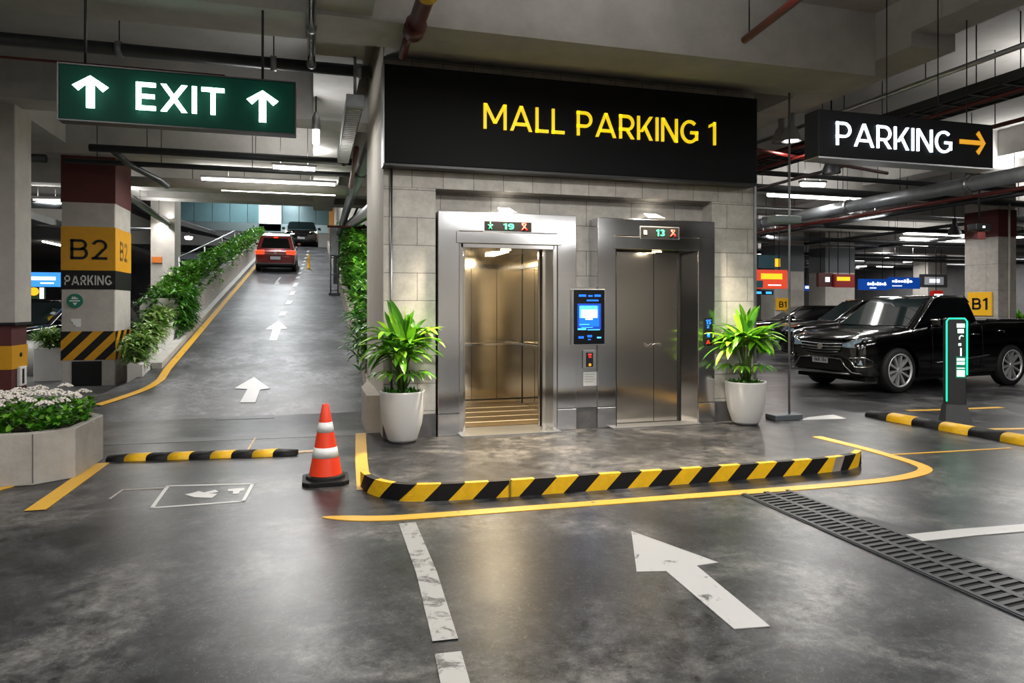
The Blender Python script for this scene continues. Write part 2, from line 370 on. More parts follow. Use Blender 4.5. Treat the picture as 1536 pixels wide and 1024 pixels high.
# fillet ledge under the slab over the lift wall
struct('trim_1', bx((.76, 7.15, 4.30), (6.2, 7.9, 4.36)), M_beam)
# outer walls
M_far = mat('far_wall', '#8c8c8e', .8, var=.2, vscale=.8)
struct('wall_back', bx((1.5, 45.8, 0), (40, 46, 5)), M_far)
struct('wall_back', bx((-16, 45.8, 0), (-2.7, 46, 4.3)), M_far)
struct('wall_left', bx((-16.2, -9, 0), (-16, 46, 5)), M_far)
struct('wall_right', bx((40, -9, 0), (40.2, 46, 5)), M_far)
struct('wall_front', bx((-16, -9.2, 0), (40, -9, 5)), mat('garage_rear_wall', '#b5afa6', .8, var=.2, vscale=.6))
# ramp well
struct('wall_ramp_right', bx((1.5, 10.4, 0), (1.7, 60, 9.2)), M_plas)
struct('ceiling_ramp_well', bx((-12, 20.3, 9.0), (1.7, 60, 9.2)), M_ceil)
struct('wall_ramp_end', bx((-12, 58, 5), (8, 58.2, 9)), mat('upper_wall', '#b9b7b2', .8, var=.1, vscale=.5))
struct('wall_ramp_left', bx((-12.2, 20.3, 4.1), (-12, 60, 9.2)), M_plas)
struct('wall_ramp_head', bx((-12, 20.1, 5.05), (1.5, 20.29, 9.0)), M_plas)
# lift block ---------------------------------------------------------
X0, X1 = .76, 5.58; YW, YN = 7.9, 8.15
NX0, NX1, NZ = 1.35, 4.95, 2.84
struct('wall_lift_front', bx((X0, YW, 0), (NX0, YN, NZ)), M_tile)
struct('wall_lift_front', bx((NX1, YW, 0), (X1, YN, NZ)), M_tile)
struct('wall_lift_lintel', bx((X0, YW, NZ), (X1, YN, CZ)), M_tilel)
b = MB().box((NX0, YN, 0), (1.56, 8.3, NZ)).box((2.87, YN, 0), (NX1, 8.3, NZ)).box((1.56, YN, 2.24), (2.87, 8.3, NZ))
struct('wall_lift_niche', b, M_tile)
struct('wall_lift_left', bx((X0, YN, 0), (.96, 10.4, CZ)), M_plas)
struct('wall_lift_left', bx((X0 - .004, YW - .004, 0), (X0, YN, CZ)), M_plas)
struct('wall_lift_right', bx((X1 - .2, YN, 0), (X1, 10.4, CZ)), M_plas)
struct('wall_lift_back', bx((.96, 10.2, 0), (X1 - .2, 10.4, CZ)), M_plas)
struct('baseboard_lift_left', bx((X0 - .01, YW - .03, 0), (NX0, YW, .26)), M_tiled)
struct('baseboard_lift_right', bx((NX1, YW - .03, 0), (X1 + .01, YW, .26)), M_tiled)
struct('trim_2', bx((X1 - .01, YW - .02, .0), (X1 + .025, YW + .02, 3.08)), M_alu)
# low concrete wall at the right edge of the ramp and its planting
b = MB()
prev = None
for y in (8.3, 9.2, 10, 12, 14, 16, 18, 20, 22, 24, 28, 32, 36, 43):
    xi = .60 if y < 10 else (.72 if y < 12 else .80)
    z0 = rz(y) - (.0 if y < 10.2 else .15); zt = rz(y) + (.44 if y < 10 else .42)
    sec = [(xi, y, z0), (xi, y, zt), (xi + .16, y, zt), (xi + .16, y, z0)]
    if y < 8.4: b.add(sec, [(0, 3, 2, 1)])
    if prev: b.add(prev + sec, [(0, 4, 5, 1), (1, 5, 6, 2), (2, 6, 7, 3)][:3])
    prev = sec
for i, f in enumerate(b.f): pass
struct('wall_ramp_kerb_right', b, mat('kerb_wall_concrete', '#aba296', .75, var=.12, vscale=5))
struct('planter_bed_soil', MB().add([(.96, 10.42, rz(10.4) + .3), (1.5, 10.42, rz(10.4) + .3), (1.5, 30, rz(30) + .3), (.96, 30, rz(30) + .3)], [(0, 1, 2, 3)]), M_soil)
# sloping white planter wall at the left of the ramp
M_wwall = mat('white_planter_wall', '#cfcecb', .7, var=.08, vscale=3)
b = MB(); YA, YB = 15.3, 43.5
def slab_wall(b, x0, x1, ya, yb, ha, hb, base=-.2):
    za, zb = rz(ya), rz(yb)
    b.prism([(x0, ya, za + base), (x0, ya, za + ha), (x0, yb, zb + hb), (x0, yb, zb + base)], (x1 - x0, 0, 0))
slab_wall(b, -2.72, -2.6, YA, YB, .85, .72); slab_wall(b, -3.3, -3.2, YA, YB, .85, .72)
b.box((-3.3, YA - .1, 0), (-2.6, YA, rz(YA) + .85))
struct('wall_ramp_planter', b, M_wwall)
struct('wall_ramp_planter_soil', MB().add([(-3.2, YA, rz(YA) + .7), (-2.72, YA, rz(YA) + .7), (-2.72, YB, rz(YB) + .6), (-3.2, YB, rz(YB) + .6)], [(0, 1, 2, 3)]), M_soil)
# kerb strip along the left edge of the ramp
b = MB(); slab_wall(b, -2.62, -2.46, 12.9, 43.5, .1, .1, -.1); struct('kerb_left', b, mat('kerb_white', '#a8a6a2', .7, var=.1, vscale=5))
# fascia, screen and dark soffit at the head of the ramp
M_teal = mat('teal_glass_fascia', '#5d7b80', .18, .2, var=.12, vscale=1)
b = MB()
for k in range(9): b.box((-8 + k * 1.02, 46.0, 6.65), (-8 + k * 1.02 + .99, 46.1, 7.95))
struct('window_1', b, M_teal)
struct('trim_3', bx((-8.2, 45.8, 6.1), (1.2, 46.1, 6.62)), mat('fascia_metal', '#8fa0a3', .3, .8))
t = thing('lit_screen', 'bright white lit screen on the teal glass band above the top of the ramp', 'screen', (-2.6, 45.9, 6.9))
bx((-3.25, 45.86, 6.62), (-1.95, 45.98, 7.75)).build('display', mat('daylight_screen', '#ffffff', .4, emit=3.2, ecol='#f4fbff'), t)
bx((-3.25, 45.8, 6.15), (-1.95, 45.9, 6.58)).build('lower_panel', mat('screen_grey', '#8a989a', .3), t)
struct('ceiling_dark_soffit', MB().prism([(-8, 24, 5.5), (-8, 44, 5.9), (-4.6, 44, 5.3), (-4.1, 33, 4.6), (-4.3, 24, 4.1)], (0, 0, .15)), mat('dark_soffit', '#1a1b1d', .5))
struct('ramp_head_wall', bx((.95, 44.5, 5.0), (1.25, 45.2, 8.4)), mat('orange_lit_column', '#c98a3a', .6, var=.2, vscale=2))  # orange lighting of the column is put into its base colour

# ================================================================== LIFTS
E1L, E1R = onY(657, 500, 7.85).x, 3.06
E2L, E2R = 3.34, onY(1072, 500, 7.85).x
def stripe_display(par, x0, x1, z0, z1, y, digits, left, right='#e22a1a'):
    bx((x0 - .012, y - .012, z0 - .012), (x1 + .012, y, z1 + .012)).build('display_frame', M_alu, par)
    d = bx((x0, y - .018, z0), (x1, y - .011, z1)).build('floor_display', mat('display_black', '#050505', .8, spec=.05), par)
    g = mat('green_led', '#10c060', .5, emit=1.6, ecol='#18d070'); r = mat('red_led', '#e02a1a', .5, emit=2.0, ecol='#f03020'); w = x1 - x0; h = z1 - z0
    text('digits', digits, (x0 + w * .40, y - .022, z0 + h * .2), w * .22, h * .6, g, d, depth=.003, bold=.01)
    if left:
        b = MB(); c = Vector((x0 + w * .12, y - .022, z0 + h * .5))
        for a in (90, 18, -54, -126, 162):
            a = math.radians(a); b.tube([c, c + Vector((math.cos(a) * .03, 0, math.sin(a) * .045))], .006, 5)
        b.build('figure_symbol', g, d)
    else:
        bx((x0 + w * .06, y - .022, z0 + h * .3), (x0 + w * .15, y - .018, z0 + h * .7)).build('figure_symbol', mat('dim_led', '#555b58', .5), d)
    b = MB(); c = Vector((x0 + w * .85, y - .022, z0 + h * .5))
    for (ax, az, bx_, bz) in ((-.03, .035, .02, .035), (.02, .035, .0, 0), (0, 0, .035, -.035), (-.035, -.04, .0, 0), (-.03, .035, .03, -.04)):
        b.tube([c + Vector((ax, 0, az)), c + Vector((bx_, 0, bz))], .007, 5)
    b.build('running_figure', r, d)
# --- lift 1 (open)
t = thing('elevator', 'open lift with lit steel cab on the left', 'elevator', (2.2, 8.0, 0))
OL, OR_, OT = 1.64, 2.79, 2.19
z1 = 2.585
bx((E1L, 7.85, .26), (OL - .02, YN, 2.37)).build('left_jamb', M_steel, t, bevel=.006)
bx((E1L - .004, 7.845, 0), (OL - .02, YN, .255)).build('jamb_plinth', M_steel, t, bevel=.006)
bx((OR_ + .03, 7.845, 0), (E1R, YN, .255)).build('jamb_plinth', M_steel, t, bevel=.006)
bx((OR_ + .03, 7.85, .26), (E1R, YN, 2.37)).build('right_jamb', M_steel, t, bevel=.006)
bx((E1L, 7.85, 2.36), (E1R, YN, z1)).build('header', M_steel, t, bevel=.006)
bx((OL - .06, 7.835, OT + .03), (OR_ + .07, YN, 2.355)).build('lower_header', M_steel, t, bevel=.006)
b = MB().box((OL - .02, 7.87, 0), (OL + .03, 8.3, OT + .03)).box((OR_ - .02, 7.87, 0), (OR_ + .03, 8.3, OT + .03)).box((OL, 7.87, OT - .02), (OR_, 8.3, OT + .03))
b.build('door_casing', M_chrome, t, bevel=.004)
# edges of the open sliding doors
b = MB().box((OL + .03, 8.02, .01), (OL + .075, 8.06, OT - .02)).box((OL + .03, 8.10, .01), (OL + .10, 8.13, OT - .02)); b.build('door_panel', M_door, t)
b = MB().box((OR_ - .10, 8.02, .01), (OR_ - .02, 8.06, OT - .02)).box((OR_ - .13, 8.10, .01), (OR_ - .02, 8.13, OT - .02)); b.build('door_panel', M_door, t)
bx((OL - .02, 7.72, .0), (OR_ + .04, 8.28, .012)).build('sill', M_alu, t)
p = onY(727, 330, 7.83); q = onY(797, 349, 7.83)
stripe_display(t, p.x, q.x, q.z + .01, p.z - .01, 7.85, '19', True)
# cab
CXa, CXb, CYa, CYb, CT = 1.50, 3.06, 8.32, 10.12, 2.21
cab = MB().box((CXa, CYb, 0), (CXb, CYb + .03, CT)).box((CXa - .03, CYa, 0), (CXa, CYb, CT)).box((CXb, CYa, 0), (CXb + .03, CYb, CT)).box((CXa, CYa, CT), (CXb, CYb, CT + .03))
cab.build('cab_shell', M_cab, t)
b = MB()
for x in (2.27, 2.66): b.box((x - .004, CYb - .003, .1), (x + .004, CYb, 2.05))
for y in (8.95, 9.5): b.box((CXb - .003, y - .003, .1), (CXb, y + .003, 2.05))
b.box((CXa, CYb - .004, .08), (CXb, CYb, .1)); b.box((CXb - .006, CYb - .02, 0), (CXb, CYb, CT))
b.build('panel_joint', M_black, t)
b = MB().box((CXa, CYb - .03, 2.05), (CXb, CYb, 2.12)).box((CXb - .03, CYa, 2.05), (CXb, CYb, 2.12)); b.build('cornice', M_chrome, t)
fl = bx((CXa, CYa, 0), (CXb, CYb, .012)).build('cab_floor', mat('cab_floor', '#5e4e34', .3, .2, var=.1, vscale=6), t)
b = MB()
for y in (8.6, 9.0, 9.4, 9.8): b.box((CXa, y, .012), (CXb, y + .035, .016))
b.build('floor_strip', mat('cab_strip', '#e0d2b0', .5), t)
b = MB().box((CXa + .05, CYb - .08, .90), (CXb - .03, CYb - .05, .94)).box((CXb - .08, CYa + .1, .90), (CXb - .05, CYb - .05, .94))
b.build('handrail', M_chrome, t, bevel=.004)
bx((2.33, 8.7, CT - .018), (2.45, 9.5, CT - .004)).build('ceiling_lamp', mat('cab_tube', '#ffffff', .5, emit=14, ecol='#ffe9c2'), t)
area((2.39, 9.1, CT - .03), .12, .8, 48, (1, .80, .52), parent=t)
bx((2.16, 8.0, OT - .03), (2.28, 8.04, OT - .02)).build('threshold_lamp', M_wglow, t)
area(((OL + OR_) / 2, 8.02, OT - .035), .12, .04, 8, (1, .82, .58), parent=t)
# --- lift 2 (closed)
t = thing('elevator', 'closed lift with steel double doors on the right', 'elevator', (4.1, 8.0, 0))
DL, DR, DT = 3.60, 4.54, 2.175
z1 = 2.575; CLR = 4.72
bx((E2L, 7.85, .26), (DL - .02, YN, 2.37)).build('left_jamb', M_steel, t, bevel=.006)
bx((CLR, 7.85, .26), (E2R, YN, 2.37)).build('right_jamb', M_steel, t, bevel=.006)
bx((E2L - .004, 7.845, 0), (DL - .02, YN, .255)).build('jamb_plinth', M_steel, t, bevel=.006)
bx((CLR, 7.845, 0), (E2R + .004, YN, .255)).build('jamb_plinth', M_steel, t, bevel=.006)
bx((E2L, 7.85, 2.36), (E2R, YN, z1)).build('header', M_steel, t, bevel=.006)
bx((DL - .05, 7.84, DT + .02), (CLR + .04, YN, 2.355)).build('lower_header', M_steel, t, bevel=.006)
bx((DL - .02, 7.87, .0), (DL, 8.12, DT + .02)).build('door_casing', M_black, t)
b = MB().prism([(DR + .01, 8.03, 0), (CLR, 7.87, 0), (CLR, 8.12, 0), (DR + .01, 8.12, 0)], (0, 0, DT + .02)); b.build('door_casing', M_door, t)
bx((DR - .005, 8.0, 0), (DR + .012, 8.10, DT)).build('door_gap', M_black, t)
mid = onY(980.5, 500, 8.03).x
bx((DL, 8.03, .02), (mid - .004, 8.08, DT)).build('door_panel', M_door, t)
bx((mid + .004, 8.03, .02), (DR, 8.08, DT)).build('door_panel', M_door, t)
bx((mid - .006, 8.05, .02), (mid + .006, 8.09, DT)).build('door_seal', M_black, t)
b = MB(); b.tube([onY(967, 514, 8.01), onY(971, 518, 7.99), onY(975, 521, 7.99), onY(980, 516, 7.99), onY(990, 515, 7.99), onY(991, 520, 8.02)], .005, 6); b.build('door_handle', M_chrome, t)
bx((DL - .1, 7.74, 0), (CLR, 8.03, .012)).build('sill', M_alu, t)
p = onY(962, 340, 7.83); q = onY(1018, 358, 7.83)
stripe_display(t, p.x, q.x, q.z, p.z, 7.85, '13', False)
bx((mid - .06, 7.93, DT - .0), (mid + .06, 7.96, DT + .012)).build('threshold_lamp', M_wglow, t)
area(((DL + DR) / 2, 7.945, DT - .006), .12, .03, 10, (1, .84, .62), parent=t)
# lift call display on the right jamb
pt = thing('lift_call_panel', 'slim black call panel with blue digits at right of the closed lift doors', 'panel', (4.8, 7.84, 1.2))
p = onY(1056, 476, 7.84); q = onY(1068.5, 518, 7.84)
bx((p.x, 7.835, q.z), (q.x, 7.85, p.z)).build('panel_plate', M_black, pt)
bl = mat('blue_led', '#1a6cf0', .5, emit=2.2, ecol='#1f70ff'); rl = mat('red_led')
hh = p.z - q.z; ww = q.x - p.x
text('blue_digits', '15', (p.x + ww * .2, 7.83, q.z + hh * .76), ww * .6, hh * .16, bl, pt, depth=.003)
text('blue_digits', 'Z', (p.x + ww * .3, 7.83, q.z + hh * .62), ww * .3, hh * .1, bl, pt, depth=.003)
MB().tube([(p.x + ww * .5, 7.832, q.z + hh * .3), (p.x + ww * .5, 7.832, q.z + hh * .44)], .018, 8).build('arrow_button', bl, pt)
text('red_symbol', 'A', (p.x + ww * .25, 7.83, q.z + hh * .06), ww * .45, hh * .13, rl, pt, depth=.003)
# steel panel between the lifts
t = thing('steel_panel', 'steel cladding panel between the two lifts below the touch screen', 'panel', (3.2, 7.9, 0))
b = MB().box((E1R, 7.88, .26), (E2L, YN, 1.72)); b.build('cladding', M_steel, t)
bx((E1R, 7.885, 0), (E2L, YN, .255)).build('dark_plinth', M_tiled, t)
bx((E1R, 7.876, .26), (E1R + .006, 7.88, 1.72)).build('joint', M_black, t)
# touch screen
p = onY(859, 433, 7.80); q = onY(908, 517, 7.80)
t = thing('touch_screen', 'black wall screen glowing blue between the two lifts', 'screen', (3.2, 7.84, 1.1))
SX0, SX1, SZ0, SZ1 = p.x, q.x, q.z, p.z
bx((SX0, 7.80, SZ0), (SX1, 7.85, SZ1)).build('bezel', M_alu, t, bevel=.004)
bx((SX0 + .012, 7.795, SZ0 + .012), (SX1 - .012, 7.80, SZ1 - .012)).build('glass_panel', mat('screen_black', '#02060c', .1), t)
W_, H_ = SX1 - SX0, SZ1 - SZ0
def scr(n, x0, z0, x1, z1, m, y=7.792): return bx((SX0 + W_ * x0, y, SZ0 + H_ * z0), (SX0 + W_ * x1, 7.796, SZ0 + H_ * z1)).build(n, m, t)
mb1 = mat('screen_blue', '#0a4fd0', .3, emit=1.3, ecol='#0b55e8'); mb2 = mat('screen_light_blue', '#3a9cf5', .3, emit=1.8, ecol='#3aa0ff'); mb3 = mat('screen_white', '#ffffff', .3, emit=2.6, ecol='#eaf6ff'); mb4 = mat('screen_deep', '#06308f', .3, emit=.8, ecol='#06348f')
scr('blue_field', .14, .27, .86, .74, mb4, 7.7935); scr('blue_field', .2, .33, .80, .70, mb1, 7.793); scr('bright_field', .2, .48, .75, .70, mb2, 7.7915); scr('white_field', .26, .49, .74, .63, mb3, 7.791)
scr('white_field', .38, .455, .60, .47, mb3)
for (a, c, d, e, m) in ((.18, .86, .40, .90, mb1), (.47, .86, .6, .89, mb1), (.66, .86, .85, .90, mb1), (.42, .78, .78, .81, mb1), (.17, .12, .33, .16, mb1), (.44, .14, .58, .18, mb1), (.46, .09, .54, .11, mb1), (.74, .12, .86, .145, mb2), (.15, .27, .4, .30, mb2), (.45, .265, .82, .28, mb2), (.2, .36, .5, .375, mb2), (.25, .31, .6, .32, mb2)):
    scr('screen_text', a, c, d, e, m, 7.790)
# key switch and notice
t = thing('call_button_panel', 'small steel call button plate with red and yellow lights under the blue screen', 'button panel', (3.2, 7.86, .85))
p = onY(874.5, 525, 7.86); q = onY(894, 552, 7.86)
bx((p.x, 7.86, q.z), (q.x, 7.88, p.z)).build('cover_plate', M_alu, t, bevel=.004)
bx((p.x + .04, 7.852, q.z + .02), (q.x - .04, 7.86, p.z - .03)).build('button_strip', M_black, t)
cx = (p.x + q.x) / 2
bx((cx - .02, 7.846, p.z - .065), (cx + .02, 7.852, p.z - .045)).build('red_light', rl, t)
bx((cx - .015, 7.846, p.z - .09), (cx + .02, 7.852, p.z - .08)).build('red_light', rl, t)
MB().tube([(cx, 7.852, q.z + .045), (cx, 7.842, q.z + .045)], .018, 10).build('button', mat('yellow_button', '#e0a015', .5, emit=.6, ecol='#e0a015'), t)
t = thing('paper_notice', 'white paper notice on the steel panel under the call buttons', 'notice', (3.2, 7.87, .7))
p = onY(875, 558, 7.875); q = onY(895, 578, 7.875)
bx((p.x, 7.874, q.z), (q.x, 7.879, p.z)).build('sheet', mat('paper', '#b9b8b4', .7), t)
b = MB()
for k in range(4): b.box((p.x + .015, 7.8725, p.z - .03 - k * .03), (q.x - .02 - .02 * (k % 2), 7.874, p.z - .024 - k * .03))
b.build('printed_line', mat('ink', '#77767a', .7), t)
# small lamps over the lift headers
for (px, w, lb) in ((760, .11, 'small square lamp on top of the open lift frame'), (982, .12, 'small square lamp on top of the closed lift frame')):
    p = onY(px, 318, 7.95)
    t = thing('header_lamp', lb, 'lamp', (p.x, 7.95, 2.6))
    bx((p.x - w, 7.9, 2.6), (p.x + w, 8.1, 2.615)).build('lamp_base', M_alu, t)
    MB().prism([(p.x - w + .02, 7.92, 2.615), (p.x + w - .02, 7.92, 2.615), (p.x + w - .04, 8.08, 2.68), (p.x - w + .04, 8.08, 2.68)], (0, .02, 0)).build('diffuser', mat('small_lamp_glow', '#ffffff', .5, emit=5, ecol='#fdfaf0'), t)
# big sign
t = thing('mall_parking_sign', 'big black fascia sign reading MALL PARKING 1 above the lifts', 'sign', (3.1, 7.8, 3.05))
SY = 7.68
bx((.745, SY, 3.06), (5.475, YW, 4.15)).build('sign_board', M_sign, t, bevel=.012)
bx((.735, SY - .01, 3.035), (5.485, YW, 3.06)).build('bottom_trim', M_black, t)
bx((.735, SY - .006, 3.06), (.747, YW, 4.15)).build('edge_trim', M_alu, t)
p = onY(725, 193, SY); q = onY(845, 162, SY); r_ = onY(1073, 213, SY)
zt = onY(725, 155, SY).z; zb = p.z
text('lettering', 'MALL PARKING 1', (p.x, SY - .02, zb), r_.x - p.x, zt - zb, M_ylet, t, depth=.02, s=.064)

# EXIT sign
t = thing('exit_sign', 'green hanging EXIT sign between two white up arrows', 'sign', (-1.1, 6.5, 2.9))
EY = 6.5; ex0, ex1 = onY(88, 130, EY).x, onY(442, 160, EY).x; ez1, ez0 = 3.59, 3.105
ez1 = onY(265, 110, EY).z; ez0 = onY(265, 189, EY).z
bx((ex0, EY, ez0), (ex1, EY + .12, ez1)).build('sign_board', M_green, t, bevel=.006)
b = MB().box((ex0 - .01, EY - .006, ez0 - .012), (ex1 + .01, EY + .126, ez0)).box((ex0 - .01, EY - .006, ez1), (ex1 + .01, EY + .126, ez1 + .012)).box((ex0 - .012, EY - .006, ez0), (ex0, EY + .126, ez1)).box((ex1, EY - .006, ez0), (ex1 + .012, EY + .126, ez1))
b.build('sign_frame', M_black, t)
a_ = onY(207, 168, EY); c_ = onY(338, 175, EY)
lh = onY(207, 127, EY).z - a_.z
text('lettering', 'EXIT', (a_.x, EY - .07, a_.z + .005), c_.x - a_.x, lh, M_white, t, depth=.012, s=.078)
def arrow_shape(cx, cz, w, h, th):
    """chevron arrow pointing up, in local (x,z)"""
    d = w / 2; k = th * .72
    return [(cx - th / 2, cz - h / 2), (cx + th / 2, cz - h / 2), (cx + th / 2, cz + h / 2 - k * 1.6), (cx + d - k, cz + h / 2 - d - .0 + k * .1), (cx + d, cz + h / 2 - d + k * 1.05), (cx, cz + h / 2), (cx - d, cz + h / 2 - d + k * 1.05), (cx - d + k, cz + h / 2 - d + k * .1), (cx - th / 2, cz + h / 2 - k * 1.6)]
for (px, y0, y1, x0, x1) in ((139, 117, 165, 112, 166), (395, 139, 186, 371, 418)):
    c0 = onY(x0, (y0 + y1) / 2, EY); c1 = onY(x1, (y0 + y1) / 2, EY); zt = onY(px, y0, EY).z; zb = onY(px, y1, EY).z
    pl = arrow_shape((c0.x + c1.x) / 2, (zt + zb) / 2, c1.x - c0.x, zt - zb, .06)
    MB().prism([(x, EY - .07, z) for x, z in pl], (0, .012, 0)).build('arrow', M_white, t)
for px in (128, 394):
    p = onY(px, 100, EY + .06); MB().tube([(p.x, EY + .06, ez1), (p.x, EY + .06, CZ if px > 200 else CZ)], .011, 8).build('hanging_rod', M_black, t)

# PARKING sign
PY = 5.5
t = thing('parking_sign', 'black hanging PARKING sign with a yellow right arrow', 'sign', (5.6, 5.5, 2.9))
px0, px1 = onY(1228, 200, PY).x, onY(1490, 200, PY).x
pz1 = onY(1228, 163, PY).z; pz0 = onY(1228, 234, PY).z
bx((px0, PY, pz0), (px1, PY + .2, pz1)).build('sign_board', M_sign, t, bevel=.008)
bx((px0 - .005, PY - .004, pz0 - .015), (px1 + .005, PY + .2, pz0)).build('bottom_trim', M_alu, t)
a_ = onY(1255, 217, PY - .01); c_ = onY(1428, 225, PY - .01); lh = onY(1255, 182, PY - .01).z - a_.z
text('lettering', 'PARKING', (a_.x, PY - .012, a_.z), c_.x - a_.x, lh, mat('parking_letters', '#e8f4ff', .4, emit=3.0, ecol='#dcefff'), t, depth=.012, s=.056)
c0 = onY(1439, 214, PY); c1 = onY(1477, 214, PY); hh = .21; cxx = (c0.x + c1.x) / 2; czz = onY(1460, 214, PY).z
pl = arrow_shape(0, 0, .24, c1.x - c0.x, .045)
MB().prism([(cxx + z, PY - .012, czz - x) for x, z in pl], (0, .012, 0)).build('arrow', mat('yellow_arrow', '#e2a012', .4, emit=.6, ecol='#e2a012'), t)
for px in (1330, 1407, 1450):
    p = onY(px, 170, PY + .1); MB().tube([(p.x, PY + .1, pz1), (p.x, PY + .1, CZ)], .006, 6).build('hanging_rod', M_black, t)

# ================================================================== PILLARS
def band(name, x0, y0, x1, y1, z0, z1, m, par, g=.006):
    return bx((x0 - g, y0 - g, z0), (x1 + g, y1 + g, z1)).build(name, m, par)
px0, px1_, py0, py1 = -4.18, -3.35, 13.64, 14.72
t = thing('pillar', 'concrete pillar painted B2 PARKING with hazard stripes beside the ramp', 'pillar', (-3.8, 14.2, 0))
bx((px0, py0, 0), (px1_, py1, CZ)).build('shaft', M_pil, t, bevel=.02)
band('maroon_band', px0, py0, px1_, py1, 3.29, 4.10, M_mar, t)
band('yellow_panel', px0, py0, px1_, py1, 2.11, 2.87, M_yelp, t)
band('black_band', px0, py0, px1_, py1, 1.78, 2.11, M_blkp, t)
text('pillar_letters', 'B2', (px0 + .14, py0 - .012, 2.30), .57, .35, M_blkp, t, depth=.006, s=.065)
text('pillar_letters', 'PARKING', (px0 + .05, py0 - .012, 1.855), .73, .17, mat('pale_letters', '#b9b8b4', .5), t, depth=.006, bold=.012)
text('pillar_letters', 'B2', (px1_ + .008, py0 + .3, 2.30), .5, .35, mat('faded_letters', '#7a5a1c', .5), t, right=(0, 1, 0), depth=.002, bold=.012)
# hazard stripes
z0, z1 = .55, 1.05
b = MB()
def stripes(b, P0, U, V, w, h, n, slant, mats=(0, 1)):
    """parallelogram stripes clipped to w x h rectangle spanned by unit U, V from P0"""
    P0 = Vector(P0); U = Vector(U); V = Vector(V)
    step = (w + slant) / n
    for k in range(-1, n + 1):
        a0 = k * step - 0; xs = [(a0, 0), (a0 + step, 0), (a0 + step + slant, h), (a0 + slant, h)]
        xs = [(x - slant, y) for x, y in xs] if slant > 0 else xs
        # clip in x
        def clip(poly, lim, sgn):
            out = []
            for i in range(len(poly)):
                p, q = poly[i], poly[(i + 1) % len(poly)]
                ip, iq = sgn * (p[0] - lim) >= 0, sgn * (q[0] - lim) >= 0
                if ip: out.append(p)
                if ip != iq:
                    s_ = (lim - p[0]) / (q[0] - p[0]); out.append((lim, p[1] + s_ * (q[1] - p[1])))
            return out
        pl = clip(xs, 0, 1); pl = clip(pl, w, -1) if pl else pl
        if len(pl) > 2: b.add([P0 + U * x + V * y for x, y in pl], [tuple(range(len(pl)))], mats[k % 2])
    return b
g = .008
stripes(b, (px0 - g, py0 - g, z0), (1, 0, 0), (0, 0, 1), px1_ - px0 + 2 * g, z1 - z0, 8, .48)
stripes(b, (px1_ + g, py0 - g, z0), (0, 1, 0), (0, 0, 1), py1 - py0 + 2 * g, z1 - z0, 8, .48)
b.build('hazard_band', [M_blkp, M_yelp], t)
cc = (-3.97, py0 - .02, 1.58)
MB().tube([(cc[0], py0 - .004, cc[2]), (cc[0], py0 - .02, cc[2])], .125, 28).build('round_emblem', mat('emblem_green', '#0a6b55', .5), t)
b = MB().box((cc[0] - .08, py0 - .024, 1.57), (cc[0] + .08, py0 - .02, 1.59)).box((cc[0] - .05, py0 - .024, 1.61), (cc[0] + .05, py0 - .02, 1.63)).box((cc[0] - .04, py0 - .024, 1.635), (cc[0] + .02, py0 - .02, 1.65))
b.prism([(cc[0] - .03, py0 - .024, 1.55), (cc[0] + .04, py0 - .024, 1.55), (cc[0] + .02, py0 - .024, 1.52), (cc[0], py0 - .024, 1.50)], (0, .004, 0))
b.build('emblem_mark', mat('emblem_white', '#d5d8d5', .5), t)
MB().prism([(x, py0 - .008, z) for x, z in ((-4.03, 1.27), (-3.88, 1.27), (-3.88, 1.13), (-3.96, 1.13), (-3.96, 1.16), (-4.0, 1.16), (-4.0, 1.22), (-4.03, 1.22))], (0, .007, 0)).build('white_sticker', mat('emblem_white'), t)
b = MB().box((-4.02, py0 - .012, .03), (-3.56, py0, .53))
for k in range(11): b.box((-4.0, py0 - .02, .06 + k * .042), (-3.58, py0 - .012, .075 + k * .042))
b.build('louvre_vent', M_blkp, t)
# left pillar
t = thing('pillar', 'pale concrete pillar at the left edge with a maroon and yellow base', 'pillar', (-4.2, 10.8, 0))
bx((-4.9, 10.5, 1.27), (-3.75, 11.06, CZ)).build('shaft', M_pil, t, bevel=.015)
bx((-4.86, 10.53, 0), (-3.80, 11.03, 1.25)).build('maroon_base', M_mar, t)
bx((-4.9, 10.49, 1.24), (-3.74, 11.07, 1.27)).build('dark_joint', M_blkp, t)
bx((-4.9, 10.515, 0), (-4.05, 10.9, 1.24)).build('lower_shaft', M_pil, t)
bx((-4.045, 10.522, .66), (-3.79, 11.04, .97)).build('yellow_band', M_yelp, t)
bx((-4.045, 10.52, .0), (-3.79, 11.04, .16)).build('yellow_band', M_yelp, t)
MB().tube([(-3.789, 10.8, .84), (-3.78, 10.8, .84)], .03, 12).build('badge', M_blkp, t)
b = MB().box((-3.80, 10.7, .42), (-3.76, 10.93, .68)); b.build('white_box', M_wwall, t, bevel=.01)
bx((-3.762, 10.77, .45), (-3.755, 10.83, .65)).build('box_slot', M_blkp, t)
